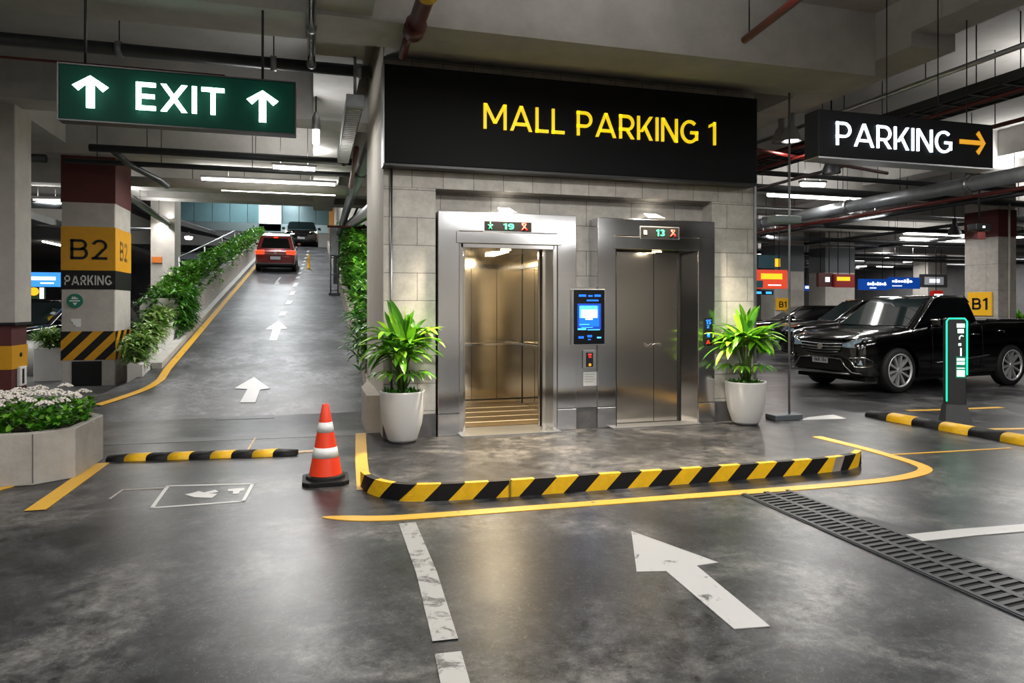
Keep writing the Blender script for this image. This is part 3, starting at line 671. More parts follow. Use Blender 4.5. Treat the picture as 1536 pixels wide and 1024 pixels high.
# right pillar B1
t = thing('pillar', 'pale stone pillar with a maroon collar and yellow B1 board behind the pickup', 'pillar', (15.8, 13, 0))
X_, Y_ = 15.45, 12.5
bx((X_, Y_, 0), (X_ + .56, Y_ + .87, CZ)).build('shaft', brick_mat('pillar_stone', '#a8a39b', '#9f9a92', '#77736d', .8, .62, 'YZ', 0.), t, bevel=.01)
band('maroon_band', X_, Y_, X_ + .56, Y_ + .87, 3.12, 3.76, M_mar, t)
p = onX(1489, 455, X_); q = onX(1453, 455, X_); pz = onX(1470, 438, X_).z; qz = onX(1470, 473, X_).z
bd = bx((X_ - .03, p.y, qz), (X_ - .002, q.y, pz)).build('yellow_board', mat('yellow_board', '#d8a20c', .5, emit=.12, ecol='#d8a20c'), t)
text('board_letters', 'B1', (X_ - .035, q.y - .12, qz + .14), .4, .28, M_blkp, t, right=(0, -1, 0), depth=.004, bold=.014)
MB().tube([(X_ + .3, Y_ - .03, .1), (X_ + .3, Y_ - .03, 3.9)], .025, 8).build('conduit', M_plas, t)
# hanging camera box in front of it
t = thing('camera_box', 'small black camera box hung on a rod before the maroon pillar collar', 'camera', (13.2, 11, 2.5))
p = onY(1469, 341, 11)
bx((p.x - .2, 10.9, p.z - .07), (p.x + .2, 11.1, p.z + .07)).build('housing', M_black, t, bevel=.015)
MB().tube([(p.x, 11, p.z + .07), (p.x, 11, CZ)], .018, 8).build('rod', M_black, t)
bx((p.x - .03, 10.895, p.z - .02), (p.x + .03, 10.9, p.z + .02)).build('indicator', mat('white_lens', '#ffffff', .3, emit=1.2), t)
bx((p.x - .1, 10.95, p.z - .24), (p.x + .1, 11.05, p.z - .08)).build('red_plate', M_mar, t)
# further pillars
def far_pillar(pxl, pxr, Y, d, label, board=None, col=None, collar=True):
    a = onY(pxl, 400, Y); c = onY(pxr, 400, Y)
    t = thing('pillar', label, 'pillar', ((a.x + c.x) / 2, Y + d / 2, 0))
    bx((a.x, Y, 0), (c.x, Y + d, CZ)).build('shaft', M_pil, t)
    if collar: band('grey_collar', a.x, Y, c.x, Y + d, 2.75, 3.7, mat('pillar_grey_paint', '#4c5157', .6), t)
    if board:
        b0, b1, zt, zb_ = board; u = onY(b0, zt, Y - .03); w = onY(b1, zb_, Y - .03)
        bx((u.x, Y - .04, w.z), (w.x, Y - .01, u.z)).build('yellow_board', mat('yellow_board'), t)
        text('board_letters', 'B1', (u.x + (w.x - u.x) * .22, Y - .045, w.z + .1), (w.x - u.x) * .55, (u.z - w.z) * .5, M_blkp, t, depth=.004, bold=.014)
    return t
far_pillar(1162, 1206, 21.6, .8, 'grey pillar with a yellow B1 board right of the red sign', (1164, 1184, 447, 465))
far_pillar(1238, 1282, 22, .9, 'grey pillar behind the black hatchback roof under the dark red sign')
far_pillar(1392, 1420, 30, 1, 'far grey pillar right of the blue signs', collar=False)
far_pillar(226, 262, 20.8, .9, 'white pillar with an orange tag left of the ramp planter', collar=False)
p = onY(228, 385, 20.75); q = onY(243, 394, 20.75)
tag(bx((p.x, 20.72, q.z), (q.x, 20.79, p.z)).build('orange_tag', mat('orange_tag', '#c46a18', .5)), 'small orange and black tag on the white pillar left of the ramp', 'tag')
# orange sign etc. (right background)
def bg_sign(name, label, cat, x0, y0, x1, y1, Y, m, marks=(), cut=None, group=None, rods=True):
    a = onY(x0, y0, Y); c = onY(x1, y1, Y); t = thing(name, label, cat, ((a.x + c.x) / 2, Y, c.z), group=group)
    bx((a.x, Y, c.z), (c.x, Y + .12, a.z)).build('sign_board', m, t)
    w, h = c.x - a.x, a.z - c.z
    for (u0, v0, u1, v1, mm) in marks:
        bx((a.x + w * u0, Y - .01, c.z + h * v0), (a.x + w * u1, Y, c.z + h * v1)).build('sign_mark', mm, t)
    if rods:
        for u in (.2, .8): MB().tube([(a.x + w * u, Y + .06, a.z), (a.x + w * u, Y + .06, CZ)], .015, 6).build('hanging_rod', M_black, t)
    return t
Mor = mat('orange_sign', '#c23a22', .4, emit=.7, ecol='#c8401f'); Myl = mat('sign_yellow', '#f0b81c', .4, emit=1.0, ecol='#f0b81c'); Mtl = mat('sign_teal', '#0e3a44', .4, emit=.2, ecol='#0f4450')
Mbl = mat('sign_blue', '#0a3f97', .4, emit=.7, ecol='#0b429c'); Mwm = mat('sign_white', '#dfe6ee', .4, emit=1.3); Mdr = mat('sign_maroon', '#6e1c1c', .4, emit=.35, ecol='#802020'); Mgw = mat('sign_grey_lit', '#8d8f92', .4, emit=.4, ecol='#909296')
bg_sign('hanging_sign', 'orange red lit sign with yellow lettering right of the lift wall', 'sign', 1128, 404, 1181, 433, 17.5, Mor, [(.25, .5, .85, .8, Myl), (.45, .16, .82, .22, Mwm), (.05, .05, .3, .42, Mtl)])
bg_sign('hanging_sign', 'dark teal sign with a yellow hand mark above the orange sign', 'sign', 1128, 382, 1172, 402, 17.9, Mtl, [(.78, .1, .95, .75, Myl)])
bg_sign('hanging_sign', 'small dark sign below the orange sign', 'sign', 1132, 435, 1160, 442, 17.9, mat('dark_teal', '#0d2426', .4), [(.05, .2, .35, .7, mb2), (.6, .2, .9, .7, mb2)], rods=False)
bg_sign('hanging_sign', 'maroon sign with a small white square left of the red and yellow sign', 'sign', 1228, 409, 1250, 430, 20.5, mat('maroon_sign', '#46191a', .5, emit=.1), [(.45, .35, .75, .7, Mwm)])
bg_sign('hanging_sign', 'red sign with yellow lettering left of the blue signs', 'sign', 1253, 411, 1282, 431, 20.4, Mdr, [(.08, .5, .75, .8, Myl)])
bg_sign('hanging_sign', 'small blue sign with white marks between the two grey pillars', 'sign', 1205, 427, 1232, 436, 24, Mbl, [(.1, .35, .3, .8, Mwm), (.6, .4, .8, .8, Mwm)])
def squiggle(n, v0, u0, u1):
    out = []; u = u0
    for k in range(n):
        w = (u1 - u0) / n; hh = .12 + .2 * random.random(); out.append((u, v0 - hh * .4, u + w * .7, v0 + hh, Mwm)); u += w
    out.append((u0, v0 - .02, u1, v0 + .05, Mwm))
    return out
bg_sign('hanging_sign', 'left one of the paired blue signs with white script', 'sign', 1290, 418, 1334, 435, 24, Mbl, squiggle(8, .5, .25, .9) + [(.33, .14, .55, .24, Mwm)])
bg_sign('hanging_sign', 'right one of the paired blue signs with white script', 'sign', 1334.5, 415.5, 1380, 433, 24, Mbl, squiggle(7, .6, .08, .75) + [(.08, .2, .4, .28, Mwm)])
bg_sign('hanging_sign', 'grey lit panel right of the blue signs', 'sign', 1382, 411, 1421, 431, 25, mat('dark_panel', '#2e2f31', .5), [(.12, .2, .85, .8, Mgw), (.3, .35, .7, .65, Mwm)])
bg_sign('hanging_sign', 'blue lit sign with white script between the left pillars', 'sign', 40, 408, 91, 430, 19, mat('sky_blue_sign', '#2f86d8', .4, emit=1.1, ecol='#3a90e0'), [(.1, .45, .85, .7, Mwm), (.4, .2, .8, .3, Mwm)], rods=False)
t = bg_sign('hanging_sign', 'small green and white sign with a yellow flower under the blue sign', 'sign', 40, 431, 66, 448, 19, mat('dark_green_sign', '#1b3b12', .5, emit=.2), [(.75, 0, 1, 1, Mwm)], rods=False)
p = onY(51, 437, 18.98); MB().tube([(p.x, 18.99, p.z), (p.x, 18.95, p.z)], .1, 12).build('flower_mark', Myl, t)
p = onY(1404, 443, 22); t = thing('red_lit_sign', 'small red rounded lit sign above the pickup roof', 'sign', p)
bx((p.x - .32, 21.9, p.z - .2), (p.x + .32, 22.05, p.z + .2)).build('sign_board', mat('red_sign', '#8c1512', .4, emit=.5, ecol='#a01814'), t, bevel=.08)
bx((p.x - .2, 21.88, p.z - .08), (p.x + .22, 21.9, p.z + .06)).build('white_mark', Mwm, t)
MB().tube([(p.x, 22, p.z + .2), (p.x, 22, CZ)], .015, 6).build('hanging_rod', M_black, t)

# ================================================================== FLOOR MARKINGS
def marking(name, label, pts, m, z=.0005, group=None, zf=None):
    b = MB()
    if zf: b.prism([(p[0], p[1], zf(p[1]) + z) for p in pts], (0, 0, .005))
    else: b.flatpoly(pts, z)
    return tag(b.build(name, m), label, 'floor marking', group)
def strip_pts(path, w):
    L_, R_ = [], []
    for i, p in enumerate(path):
        a = Vector(path[max(i - 1, 0)][:2]); c = Vector(path[min(i + 1, len(path) - 1)][:2]); d = (c - a).normalized(); n = Vector((-d.y, d.x))
        ww = w[i] if isinstance(w, list) else w
        L_.append(Vector(p[:2]) + n * ww / 2); R_.append(Vector(p[:2]) - n * ww / 2)
    return L_, R_
def strip(name, label, path, w, m, zf=None, z=.0005, group=None):
    L_, R_ = strip_pts(path, w); b = MB(); n = len(path); vs = []; f = zf or (lambda y: 0.)
    for p, q in zip(L_, R_): vs += [(p.x, p.y, f(p.y) + z + .005), (q.x, q.y, f(q.y) + z + .005), (p.x, p.y, f(p.y) + z - .0), (q.x, q.y, f(q.y) + z - .0)]
    fs = []
    for i in range(n - 1):
        a, c = i * 4, i * 4 + 4; fs += [(a, a + 1, c + 1, c), (a, c, c + 2, a + 2), (a + 1, a + 3, c + 3, c + 1)]
    b.add(vs, fs)
    return tag(b.build(name, m), label, 'floor marking', group)
def P2(px, py): p = onZ(px, py); return (p.x, p.y)
def smooth_path(pts, n=6):
    out = []; P = [Vector((p[0], p[1])) for p in pts]
    for i in range(len(P) - 1):
        p0, p1, p2, p3 = P[max(i - 1, 0)], P[i], P[i + 1], P[min(i + 2, len(P) - 1)]
        for k in range(n):
            t = k / n; out.append(.5 * ((2 * p1) + (p2 - p0) * t + (2 * p0 - 5 * p1 + 4 * p2 - p3) * t * t + (3 * p1 - p0 - 3 * p2 + p3) * t ** 3))
    out.append(P[-1]); return out
# big arrow, foreground
marking('painted_arrow', 'large white painted arrow on the floor in the right foreground', [P2(*q) for q in ((1155, 940), (1101, 944), (999, 857), (955, 858), (947, 797), (1077, 844), (1045, 849))], M_awhite)
strip('painted_line', 'long worn white line running from the yellow line to the bottom edge', [P2(611, 785), P2(640, 860), P2(668, 961)], .115, M_lwhite)
strip('painted_line', 'short worn white dash at the bottom edge', [P2(672, 980), P2(684, 1030), P2(700, 1100)], .115, paint_mat('very_worn_white', '#9f9e9b', .95))
strip('painted_line', 'white parking line at the right edge beyond the drain grate', [P2(1366, 808), P2(1450, 799), P2(1600, 787)], .13, paint_mat('white_line_right', '#9a9996', .25))
pp = smooth_path([P2(484, 776), P2(560, 778), P2(640, 774), P2(800, 762), P2(1040, 744), P2(1200, 732), P2(1320, 721), P2(1372, 712), P2(1388, 704), P2(1375, 696), P2(1340, 685), P2(1290, 671), P2(1225, 655)])
strip('painted_line', 'yellow line sweeping round in front of the striped kerb', pp, [.02, .05, .08, .1] + [.115] * (len(pp) - 4), M_lyel)
strip('painted_line', 'yellow line from the cone side of the striped kerb toward the pot', [P2(546, 735), P2(542, 690), P2(541, 650)], .115, M_lyel)
strip('painted_line', 'diagonal yellow line beside the concrete flower planter', [P2(52, 766), P2(152, 695)], .14, M_lyel)
strip('painted_line', 'short yellow line cut off by the left edge under the planter', [P2(-40, 745), P2(16, 729)], .08, M_lyel)
strip('painted_line', 'thin yellow line right of the yellow curve toward the right edge', [P2(1338, 682), P2(1430, 677), P2(1516, 672)], .03, M_lyel)
strip('painted_line', 'yellow bay line behind the glowing bollard', [P2(1360, 616), P2(1430, 614), P2(1502, 611)], .1, M_lyel)
strip('painted_line', 'yellow bay line right of the glowing bollard base', [P2(1480, 644), P2(1600, 642)], .09, M_lyel)
strip('painted_line', 'faint orange line joining the speed bump and the cone', [P2(446, 678), P2(478, 676)], .1, paint_mat('faint_orange', '#c99a55', .6))
strip('painted_line', 'faint thin orange line beyond the speed bump', [P2(370, 678), P2(383, 657)], .02, paint_mat('faint_orange'  , '#c99a55', .6))
# boxed symbol
pts = [P2(228, 762), P2(252, 729), P2(379, 726), P2(365, 752)]
b = MB()
def edge_strip(b, p, q, w):
    p = Vector(p); q = Vector(q); d = (q - p).normalized(); n = Vector((-d.y, d.x)) * w / 2; d = d * w / 2
    b.flatpoly([p - n - d, q - n + d, q + n + d, p + n - d], .0005)
for i in range(4): edge_strip(b, pts[i], pts[(i + 1) % 4], .028)
b.flatpoly([P2(*q) for q in ((277, 742), (292, 746), (318, 747), (326, 741), (312, 741), (328, 738), (323, 735), (306, 739), (298, 737), (288, 740))], .0006)
b.flatpoly([P2(*q) for q in ((342, 734), (367, 732), (366, 736), (360, 737), (358, 741), (349, 741), (350, 737), (342, 737))], .0006)
tag(b.build('painted_symbol', paint_mat('white_symbol_paint', '#c4c3c0', .08)), 'white boxed floor symbol with small arrow left of the cone', 'floor marking')
strip('painted_line', 'thin pale bent line left of the boxed floor symbol', [P2(164, 749), P2(184, 735), P2(250, 732)], .02, paint_mat('faint_white', '#a8a29a', .4))
# ramp markings
def PR(px, py): p = onR(px, py); return (p.x, p.y)
def ramp_poly(name, label, px, m=M_rwhite, group=None):
    marking(name, label, [PR(*q) for q in px], m, z=.004, zf=rz, group=group)
ramp_poly('painted_arrow', 'nearest white arrow painted on the ramp', ((360, 604), (383, 604), (390, 585), (405, 583), (381, 566), (351, 583), (371, 584)))
ramp_poly('painted_arrow', 'second white arrow painted higher on the ramp', ((404, 511), (415, 511), (421, 494), (431, 493), (418, 481), (398, 494), (409, 494)))
ramp_poly('painted_arrow', 'small faint arrow behind the red car', ((411, 428), (420, 426), (417, 422), (422, 416), (419, 416), (414, 422)))
dash = [(417, 474, 422, 467), (427, 457, 431, 451), (433, 443, 437, 437), (438, 430, 442, 424), (442.5, 418, 445.5, 415), (446, 411, 448.5, 408), (449, 404, 451.5, 401), (451.5, 398, 454, 396), (454, 393, 456, 391), (456, 388, 458, 386), (458.5, 383, 460, 381), (460, 378, 461.5, 376)]
for k, (xa, ya, xb, yb) in enumerate(dash):
    w = [5, 4.6, 3.8, 3.2, 2.6, 2.4, 2.2, 2, 1.8, 1.7, 1.5, 1.5][k]
    ramp_poly('lane_dash', 'white lane dash on the ramp between the arrows and the crest', ((xa, ya), (xa + 2 * w, ya), (xb + 2 * w, yb), (xb, yb)), group='lane dashes on the ramp')
pts = smooth_path([PR(147, 608), PR(185, 596), PR(222, 582), PR(241, 570)], 4) + [Vector((-2.36 + .004 * k, 12.8 + k * 2.2)) for k in range(14)]
strip('painted_line', 'yellow edge line climbing the left side of the ramp', pts, .12, M_lyel, zf=rz, z=.006)
M_dstrip = mat('dark_floor_patch', '#3d3d3f', .4, var=.15, vscale=4)
tag(MB().flatpoly([P2(153, 662), P2(153, 668), P2(545, 652), P2(545, 645)], .0004, th=.002).build('floor_joint_band', M_dstrip), 'dark joint band across the foot of the ramp', 'floor marking')
marking('floor_patch', 'dark patch on the ramp foot below the nearest arrow', [P2(322, 630), P2(330, 624), P2(412, 621), P2(412, 627)], M_dstrip, z=.0004)
marking('painted_arrow', 'flat white arrow on the floor left of the pickup', [P2(*q) for q in ((1212, 626), (1250, 622), (1270, 628), (1200, 630))], M_rwhite)

# ================================================================== KERBS AND BUMPS
t = thing('striped_kerb', 'long low black and yellow striped kerb curving before the lifts', 'kerb', (2.7, 5.3, 0))
kp = smooth_path([(.40, 5.86), (.46, 5.62), (.60, 5.42), (.80, 5.32), (1.3, 5.26), (2.3, 5.24), (3.4, 5.22), (4.3, 5.23), (4.75, 5.29), (4.97, 5.42)], 8)
HK, TK = .13, .055
L_, R_ = strip_pts(kp, TK)
# arc length for stripes (slanted on the face)
s_ = [0]
for i in range(1, len(kp)): s_.append(s_[-1] + (kp[i] - kp[i - 1]).length)
tot = s_[-1]; NSEG = 240
def at_len(arr, d):
    for i in range(1, len(arr)):
        if s_[i] >= d or i == len(arr) - 1:
            k = (d - s_[i - 1]) / (s_[i] - s_[i - 1]); return arr[i - 1].lerp(arr[i], k)
b = MB(); per = .185; SL = .13; NV = 6
NK = int(tot / per) + 3
for k in range(-2, NK):
    mi = k % 2; SUB = 4
    for j in range(NV):
        za, zb = HK * j / NV, HK * (j + 1) / NV; oa, ob_ = SL * j / NV, SL * (j + 1) / NV
        for q in range(SUB):
            D = [k * per + per * q / SUB + oa, k * per + per * (q + 1) / SUB + oa, k * per + per * (q + 1) / SUB + ob_, k * per + per * q / SUB + ob_]
            D = [min(tot, max(0, d)) for d in D]
            if D[1] - D[0] < 1e-4 and D[2] - D[3] < 1e-4: continue
            p = [at_len(R_, d) for d in D]
            b.add([(p[0].x, p[0].y, za), (p[1].x, p[1].y, za), (p[2].x, p[2].y, zb), (p[3].x, p[3].y, zb)], [(0, 1, 2, 3)], mi)
    for q in range(SUB):
        d0, d1 = [min(tot, max(0, k * per + per * (q + e) / SUB + SL)) for e in (0, 1)]
        if d1 - d0 < 1e-4: continue
        a0, a1, c0, c1 = at_len(R_, d0), at_len(R_, d1), at_len(L_, d0), at_len(L_, d1)
        b.add([(a0.x, a0.y, HK), (a1.x, a1.y, HK), (c1.x, c1.y, HK), (c0.x, c0.y, HK)], [(0, 1, 2, 3)], mi)
        b.add([(c0.x, c0.y, 0), (c1.x, c1.y, 0), (c1.x, c1.y, HK), (c0.x, c0.y, HK)], [(3, 2, 1, 0)], 0)
for d in (0, tot):
    a, c = at_len(R_, d), at_len(L_, d); f = [(0, 1, 2, 3)] if d else [(3, 2, 1, 0)]
    b.add([(a.x, a.y, 0), (c.x, c.y, 0), (c.x, c.y, HK), (a.x, a.y, HK)], f, 1)
b.build('striped_face', [M_blkp, M_yel], t)
d = tot * .285; p = at_len(R_, d)
bx((p.x - .008, p.y - .006, 0), (p.x + .008, p.y + .004, HK + .004)).build('joint_clip', mat('olive_clip', '#7a6a1c', .5), t)
b = MB()
a0, a1 = at_len(R_, tot * .895), at_len(R_, tot * .915)
b.prism([(a0.x, a0.y - .003, .0), (a1.x, a1.y - .003, .0), (a1.x + .06, a1.y + .008, HK), (a0.x + .05, a0.y - .0, HK)], (0, .002, 0)); b.build('worn_patch', mat('worn_patch', '#8c857a', .6), t)
def bump(name, label, P, Q, w, h, n, seg_bounds=None, cat='speed bump', skew=0.):
    t = thing(name, label, cat, ((P[0] + Q[0]) / 2, (P[1] + Q[1]) / 2, 0))
    P = Vector((*P, 0)); Q = Vector((*Q, 0)); d = (Q - P); L = d.length; d.normalize(); nrm = Vector((-d.y, d.x, 0))
    prof = [(math.cos(PI * k / 10) * w / 2, math.sin(PI * k / 10) ** .6 * h if k not in (0, 10) else 0) for k in range(11)]
    for i in range(n):
        b = MB(); a0, a1 = L * i / n, L * (i + 1) / n; vs = []
        for a in (a0, a1):
            e = a in (0, L)
            for x, z in prof: vs.append(P + d * (a + (skew * x if not (a == 0 or abs(a - L) < 1e-6) else 0)) + nrm * x * (.85 if a == 0 or abs(a - L) < 1e-6 else 1) + Vector((0, 0, z * (.75 if a == 0 or abs(a - L) < 1e-6 else 1))))
        fs = [(k, k + 1, k + 12, k + 11) for k in range(10)]; fs.append(tuple(range(10, -1, -1))); fs.append(tuple(range(11, 22)))
        b.add(vs, fs, 0, True); o = b.build('black_segment' if i % 2 == 0 else 'yellow_segment', M_rub if i % 2 == 0 else M_yel, t)
        for pol in o.data.polygons:
            if len(pol.vertices) > 4: pol.use_smooth = False
    return t
a_ = P2(163, 690); c_ = P2(446, 681)
bump('speed_bump', 'black and yellow speed bump between the planter and the cone', a_, c_, .17, .06, 9, skew=.35)
bump('speed_bump', 'rounded black and yellow kerb bar running past the glowing bollard', (7.25, 7.7), (7.5, 4.4), .2, .1, 9, skew=.2)

# ================================================================== DRAIN GRATE
t = thing('drain_grate', 'long dark metal drain grate in the floor at the right', 'drain grate', (3.5, 3.2, 0))
gx0, gx1, gy0, gy1 = 3.27, 3.70, .6, 4.78
M_iron = mat('cast_iron', '#2b2d2f', .45, .6, var=.2, vscale=10); M_pit = mat('drain_pit', '#050505', .9)
bx((gx0, gy0, .0004), (gx1, gy1, .003)).build('dark_channel', M_pit, t)
b = MB()
for x in (gx0, gx1 - .03, (gx0 + gx1) / 2 - .022): b.box((x, gy0, .003), (x + (.03 if x != (gx0 + gx1) / 2 - .022 else .044), gy1, .012))
y = gy0
while y < gy1 - .03:
    for (xa, xb) in ((gx0 + .03, (gx0 + gx1) / 2 - .022), ((gx0 + gx1) / 2 + .022, gx1 - .03)):
        b.prism([(xa, y, .003), (xa, y + .03, .003), (xb, y + .045, .003), (xb, y + .015, .003)], (0, 0, .008))
    y += .062
b.build('slotted_grating', M_iron, t)
b = MB().box((gx0 - .012, gy0, .0004), (gx0 - .0, gy1, .008)).box((gx1, gy0, .0004), (gx1 + .012, gy1, .008)); b.build('edge_frame', M_dpipe, t)
marking('floor_patch', 'dark stained patch beside the drain grate', [P2(*q) for q in ((1262, 773), (1300, 776), (1355, 790), (1372, 803), (1345, 803), (1300, 790))], mat('dark_stain', '#2c2c2d', .5, var=.2, vscale=6), z=.0003)

# ================================================================== TRAFFIC CONE
cx, cy = .10, 6.12
t = thing('traffic_cone', 'orange traffic cone with two white bands on a black base', 'traffic cone', (cx, cy, 0))
b = MB(); cr = [(.20, .02), (.2, .02)]
s_b = .19
b.prism([(cx - s_b, cy - s_b + .05, 0), (cx - s_b + .05, cy - s_b, 0), (cx + s_b - .05, cy - s_b, 0), (cx + s_b, cy - s_b + .05, 0), (cx + s_b, cy + s_b - .05, 0), (cx + s_b - .05, cy + s_b, 0), (cx - s_b + .05, cy + s_b, 0), (cx - s_b, cy + s_b - .05, 0)], (0, 0, .038))
b.lathe([(.165, .038), (.16, .065), (.13, .07)], (cx, cy, 0), 32)
b.build('base', M_rub, t, bevel=.006)
M_org = mat('cone_orange', '#e03a14', .42); M_cw = mat('cone_white', '#dcdcda', .4)
HC = .655; rb, rt = .138, .028
def cr_(z): return rb + (rt - rb) * (z - .06) / (HC - .06)
b = MB()
for a, c in ((.06, .216), (.30, .426), (.51, HC)):
    b.lathe([(cr_(a), a), (cr_(c), c)] + ([(rt - .006, HC + .008), (rt - .012, HC + .004), (rt - .014, HC - .03), (0, HC - .03)] if c == HC else []), (cx, cy, 0), 36)
b.build('cone_body', M_org, t)
for a, c in ((.216, .30), (.426, .51)):
    MB().lathe([(cr_(a), a), (cr_(a) + .002, a), (cr_(c) + .002, c), (cr_(c), c)], (cx, cy, 0), 36).build('white_band', M_cw, t)

# ================================================================== FLOWER PLANTER
def leaf_clump(b, x, y, z, n, L, w, spread=1., droop=.9, mi=0, up=.8):
    for k in range(n):
        a = random.uniform(0, 2 * PI); e = random.uniform(.1, up)
        d = Vector((math.cos(a) * spread, math.sin(a) * spread, e + .15)).normalized()
        b.leaf((x + random.uniform(-.02, .02), y + random.uniform(-.02, .02), z), d, (0, 0, 1), L * random.uniform(.6, 1.15), w * random.uniform(.7, 1.2), droop * random.uniform(.5, 1.3), 4, mi)
t = thing('flower_planter', 'grey concrete planter full of white flowers at the left edge', 'planter', (-3.2, 7.1, 0))
PLX = [(-4.6, 6.62), (-2.25, 6.66), (-1.99, 6.85), (-1.97, 7.60), (-2.2, 7.9), (-4.6, 8.0)]
ZP = .435
b = MB(); b.prism([(x, y, .0) for x, y in PLX], (0, 0, ZP - .06))
def inset(pl, d):
    cxm = sum(p[0] for p in pl) / len(pl); cym = sum(p[1] for p in pl) / len(pl); out = []
    for x, y in pl: out.append((x + d * (1 if x < cxm else -1), y + d * (1 if y < cym else -1)))
    return out
IN = inset(PLX, .07); n = len(PLX)
vs = [(x, y, ZP - .06) for x, y in PLX] + [(x, y, ZP) for x, y in PLX] + [(x, y, ZP) for x, y in IN] + [(x, y, ZP - .05) for x, y in IN]
fs = []
for r in range(3):
    for i in range(n): j = (i + 1) % n; fs.append((r * n + i, r * n + j, (r + 1) * n + j, (r + 1) * n + i))
b.add(vs, fs)
b.build('concrete_box', mat('planter_concrete', '#a19c94', .75, var=.14, vscale=4, bump=.3, bscale=30), t, bevel=.008)
bx((-2.252, 6.655, .02), (-2.247, 6.66, ZP - .01)).build('joint', M_tiled, t)
MB().add([(x, y, ZP - .045) for x, y in IN], [tuple(range(n))]).build('soil', M_soil, t)
b = MB()
random.seed(11)
for k in range(620):
    x = random.uniform(-4.4, -2.04); y = random.uniform(6.75, 7.85); leaf_clump(b, x, y, ZP - .02 + random.uniform(0, .16), 9, .085, .036, 1., .8, up=1.8)
b.build('foliage', M_leafC, t)
b0 = MB()
M_fl = mat('white_flower', '#ddd5cd', .6, var=.08, vscale=40)
spots = []
tries = 0
while len(spots) < 80 and tries < 4000:
    tries += 1
    x = random.uniform(-4.2, -2.15); y = random.uniform(6.78, 7.8)
    if all((x - a) ** 2 + (y - c) ** 2 > .015 for a, c in spots): spots.append((x, y))
for x, y in spots:
    b = MB(); z = ZP + random.uniform(.18, .29); r = random.uniform(.055, .08)
    for q in range(34):
        a = random.uniform(0, 2 * PI); rr = r * math.sqrt(random.random()); c = Vector((x + rr * math.cos(a), y + rr * math.sin(a), z + .03 * (1 - (rr / r) ** 2)))
        s1 = .013
        b.add([c + Vector((s1, 0, 0)), c + Vector((0, s1, 0)), c + Vector((-s1, 0, 0)), c + Vector((0, -s1, 0)), c + Vector((0, 0, s1)), c - Vector((0, 0, s1))],
              [(0, 1, 4), (1, 2, 4), (2, 3, 4), (3, 0, 4), (1, 0, 5), (2, 1, 5), (3, 2, 5), (0, 3, 5)], 0, True)
    b.build('flower_head', M_fl, t)

# ================================================================== POTTED PALMS
def potted_palm(label, x, y, hh, seed, rp=.245, hp=.55):
    random.seed(seed)
    t = thing('potted_palm', label, 'potted plant', (x, y, 0))
    rb_ = rp * .68
    MB().lathe([(0, .0), (rb_ * .9, .0), (rb_, .03), (rp * .88, hp * .35), (rp * .985, hp * .7), (rp, hp - .02), (rp, hp), (rp - .022, hp), (rp - .03, hp - .04), (rp - .03, hp - .06)], (x, y, .012), 48).build('pot', M_pot, t)
    MB().lathe([(rb_ * .85, 0), (rb_ * .85, .013), (0, .013)], (x, y, 0), 32).build('pot_foot', M_black, t)
    MB().lathe([(0, hp - .05), (rp - .03, hp - .05)], (x, y, .012), 32, sm=False).build('soil', M_soil, t)
    st = MB(); lv = MB()
    zb = hp - .04
    for k in range(11):
        a = 2 * PI * k / 11 + random.uniform(-.3, .3); r0 = random.uniform(.01, .055); lean = random.uniform(.05, .17); top = random.uniform(.44, .66) * hh
        p0 = Vector((x + r0 * math.cos(a), y + r0 * math.sin(a), zb)); p1 = Vector((x + (r0 + lean) * math.cos(a), y + (r0 + lean) * math.sin(a), zb + top)); pm = (p0 + p1) / 2 + Vector((0, 0, .04)) - Vector((math.cos(a), math.sin(a), 0)) * lean * .25
        st.tube([p0, pm, p1], [.013, .011, .008], 6)
        for j in range(10):
            a2 = a + random.uniform(-1.7, 1.7); tt = random.uniform(.84, 1.02); o = pm.lerp(p1, (tt - .5) * 2) if tt > .5 else p0.lerp(pm, tt * 2)
            el = random.uniform(.15, 1.5); d = Vector((math.cos(a2), math.sin(a2), el))
            lv.leaf(o, d, (0, 0, 1), random.uniform(.30, .46), random.uniform(.06, .10), random.uniform(.6, 1.7), 7, 0, .3)
    for k in range(16):
        a = random.uniform(0, 2 * PI); d = Vector((math.cos(a) * .35, math.sin(a) * .35, 1)); lv.leaf((x + random.uniform(-.05, .05), y + random.uniform(-.05, .05), zb + hh * random.uniform(.5, .66)), d, (math.cos(a + 1.5), math.sin(a + 1.5), .1), random.uniform(.3, .42), .075, .35, 6, 0, .25)
    # low side fronds on thin stalks
    for k in range(7):
        a = 2 * PI * k / 7 + .4; p0 = Vector((x, y, zb)); p1 = Vector((x + .2 * math.cos(a), y + .2 * math.sin(a), zb + .25)); st.tube([p0, (p0 + p1) / 2 + Vector((0, 0, .05)), p1], [.006, .005, .004], 5)
        for j in range(4): lv.leaf(p1, (math.cos(a + (j - 2) * .5), math.sin(a + (j - 2) * .5), .45), (0, 0, 1), .22, .045, 1.3, 5)
    lv.v = [(vx, min(vy, YW - .015 - .02 * random.random()), vz) for vx, vy, vz in lv.v]
    st.build('stem', M_stem, t); lv.build('foliage', M_leafA, t)
    u = MB()
    for k in range(26):
        a = random.uniform(0, 2 * PI); r = random.uniform(.05, rp - .06); leaf_clump(u, x + r * math.cos(a), y + r * math.sin(a), zb, 6, .10, .03, .8, .6, up=2.2)
    u.build('undergrowth', M_leafB, t)
    return t
pl = onZ(605, 664); pr = onZ(1124, 637)
potted_palm('bushy green palm in a white pot at the left corner of the lift wall', pl.x, pl.y + .08, 1.05, 3)
potted_palm('bushy green palm in a white pot right of the closed lift', pr.x, pr.y + .08, 1.05, 8, .25, .53)

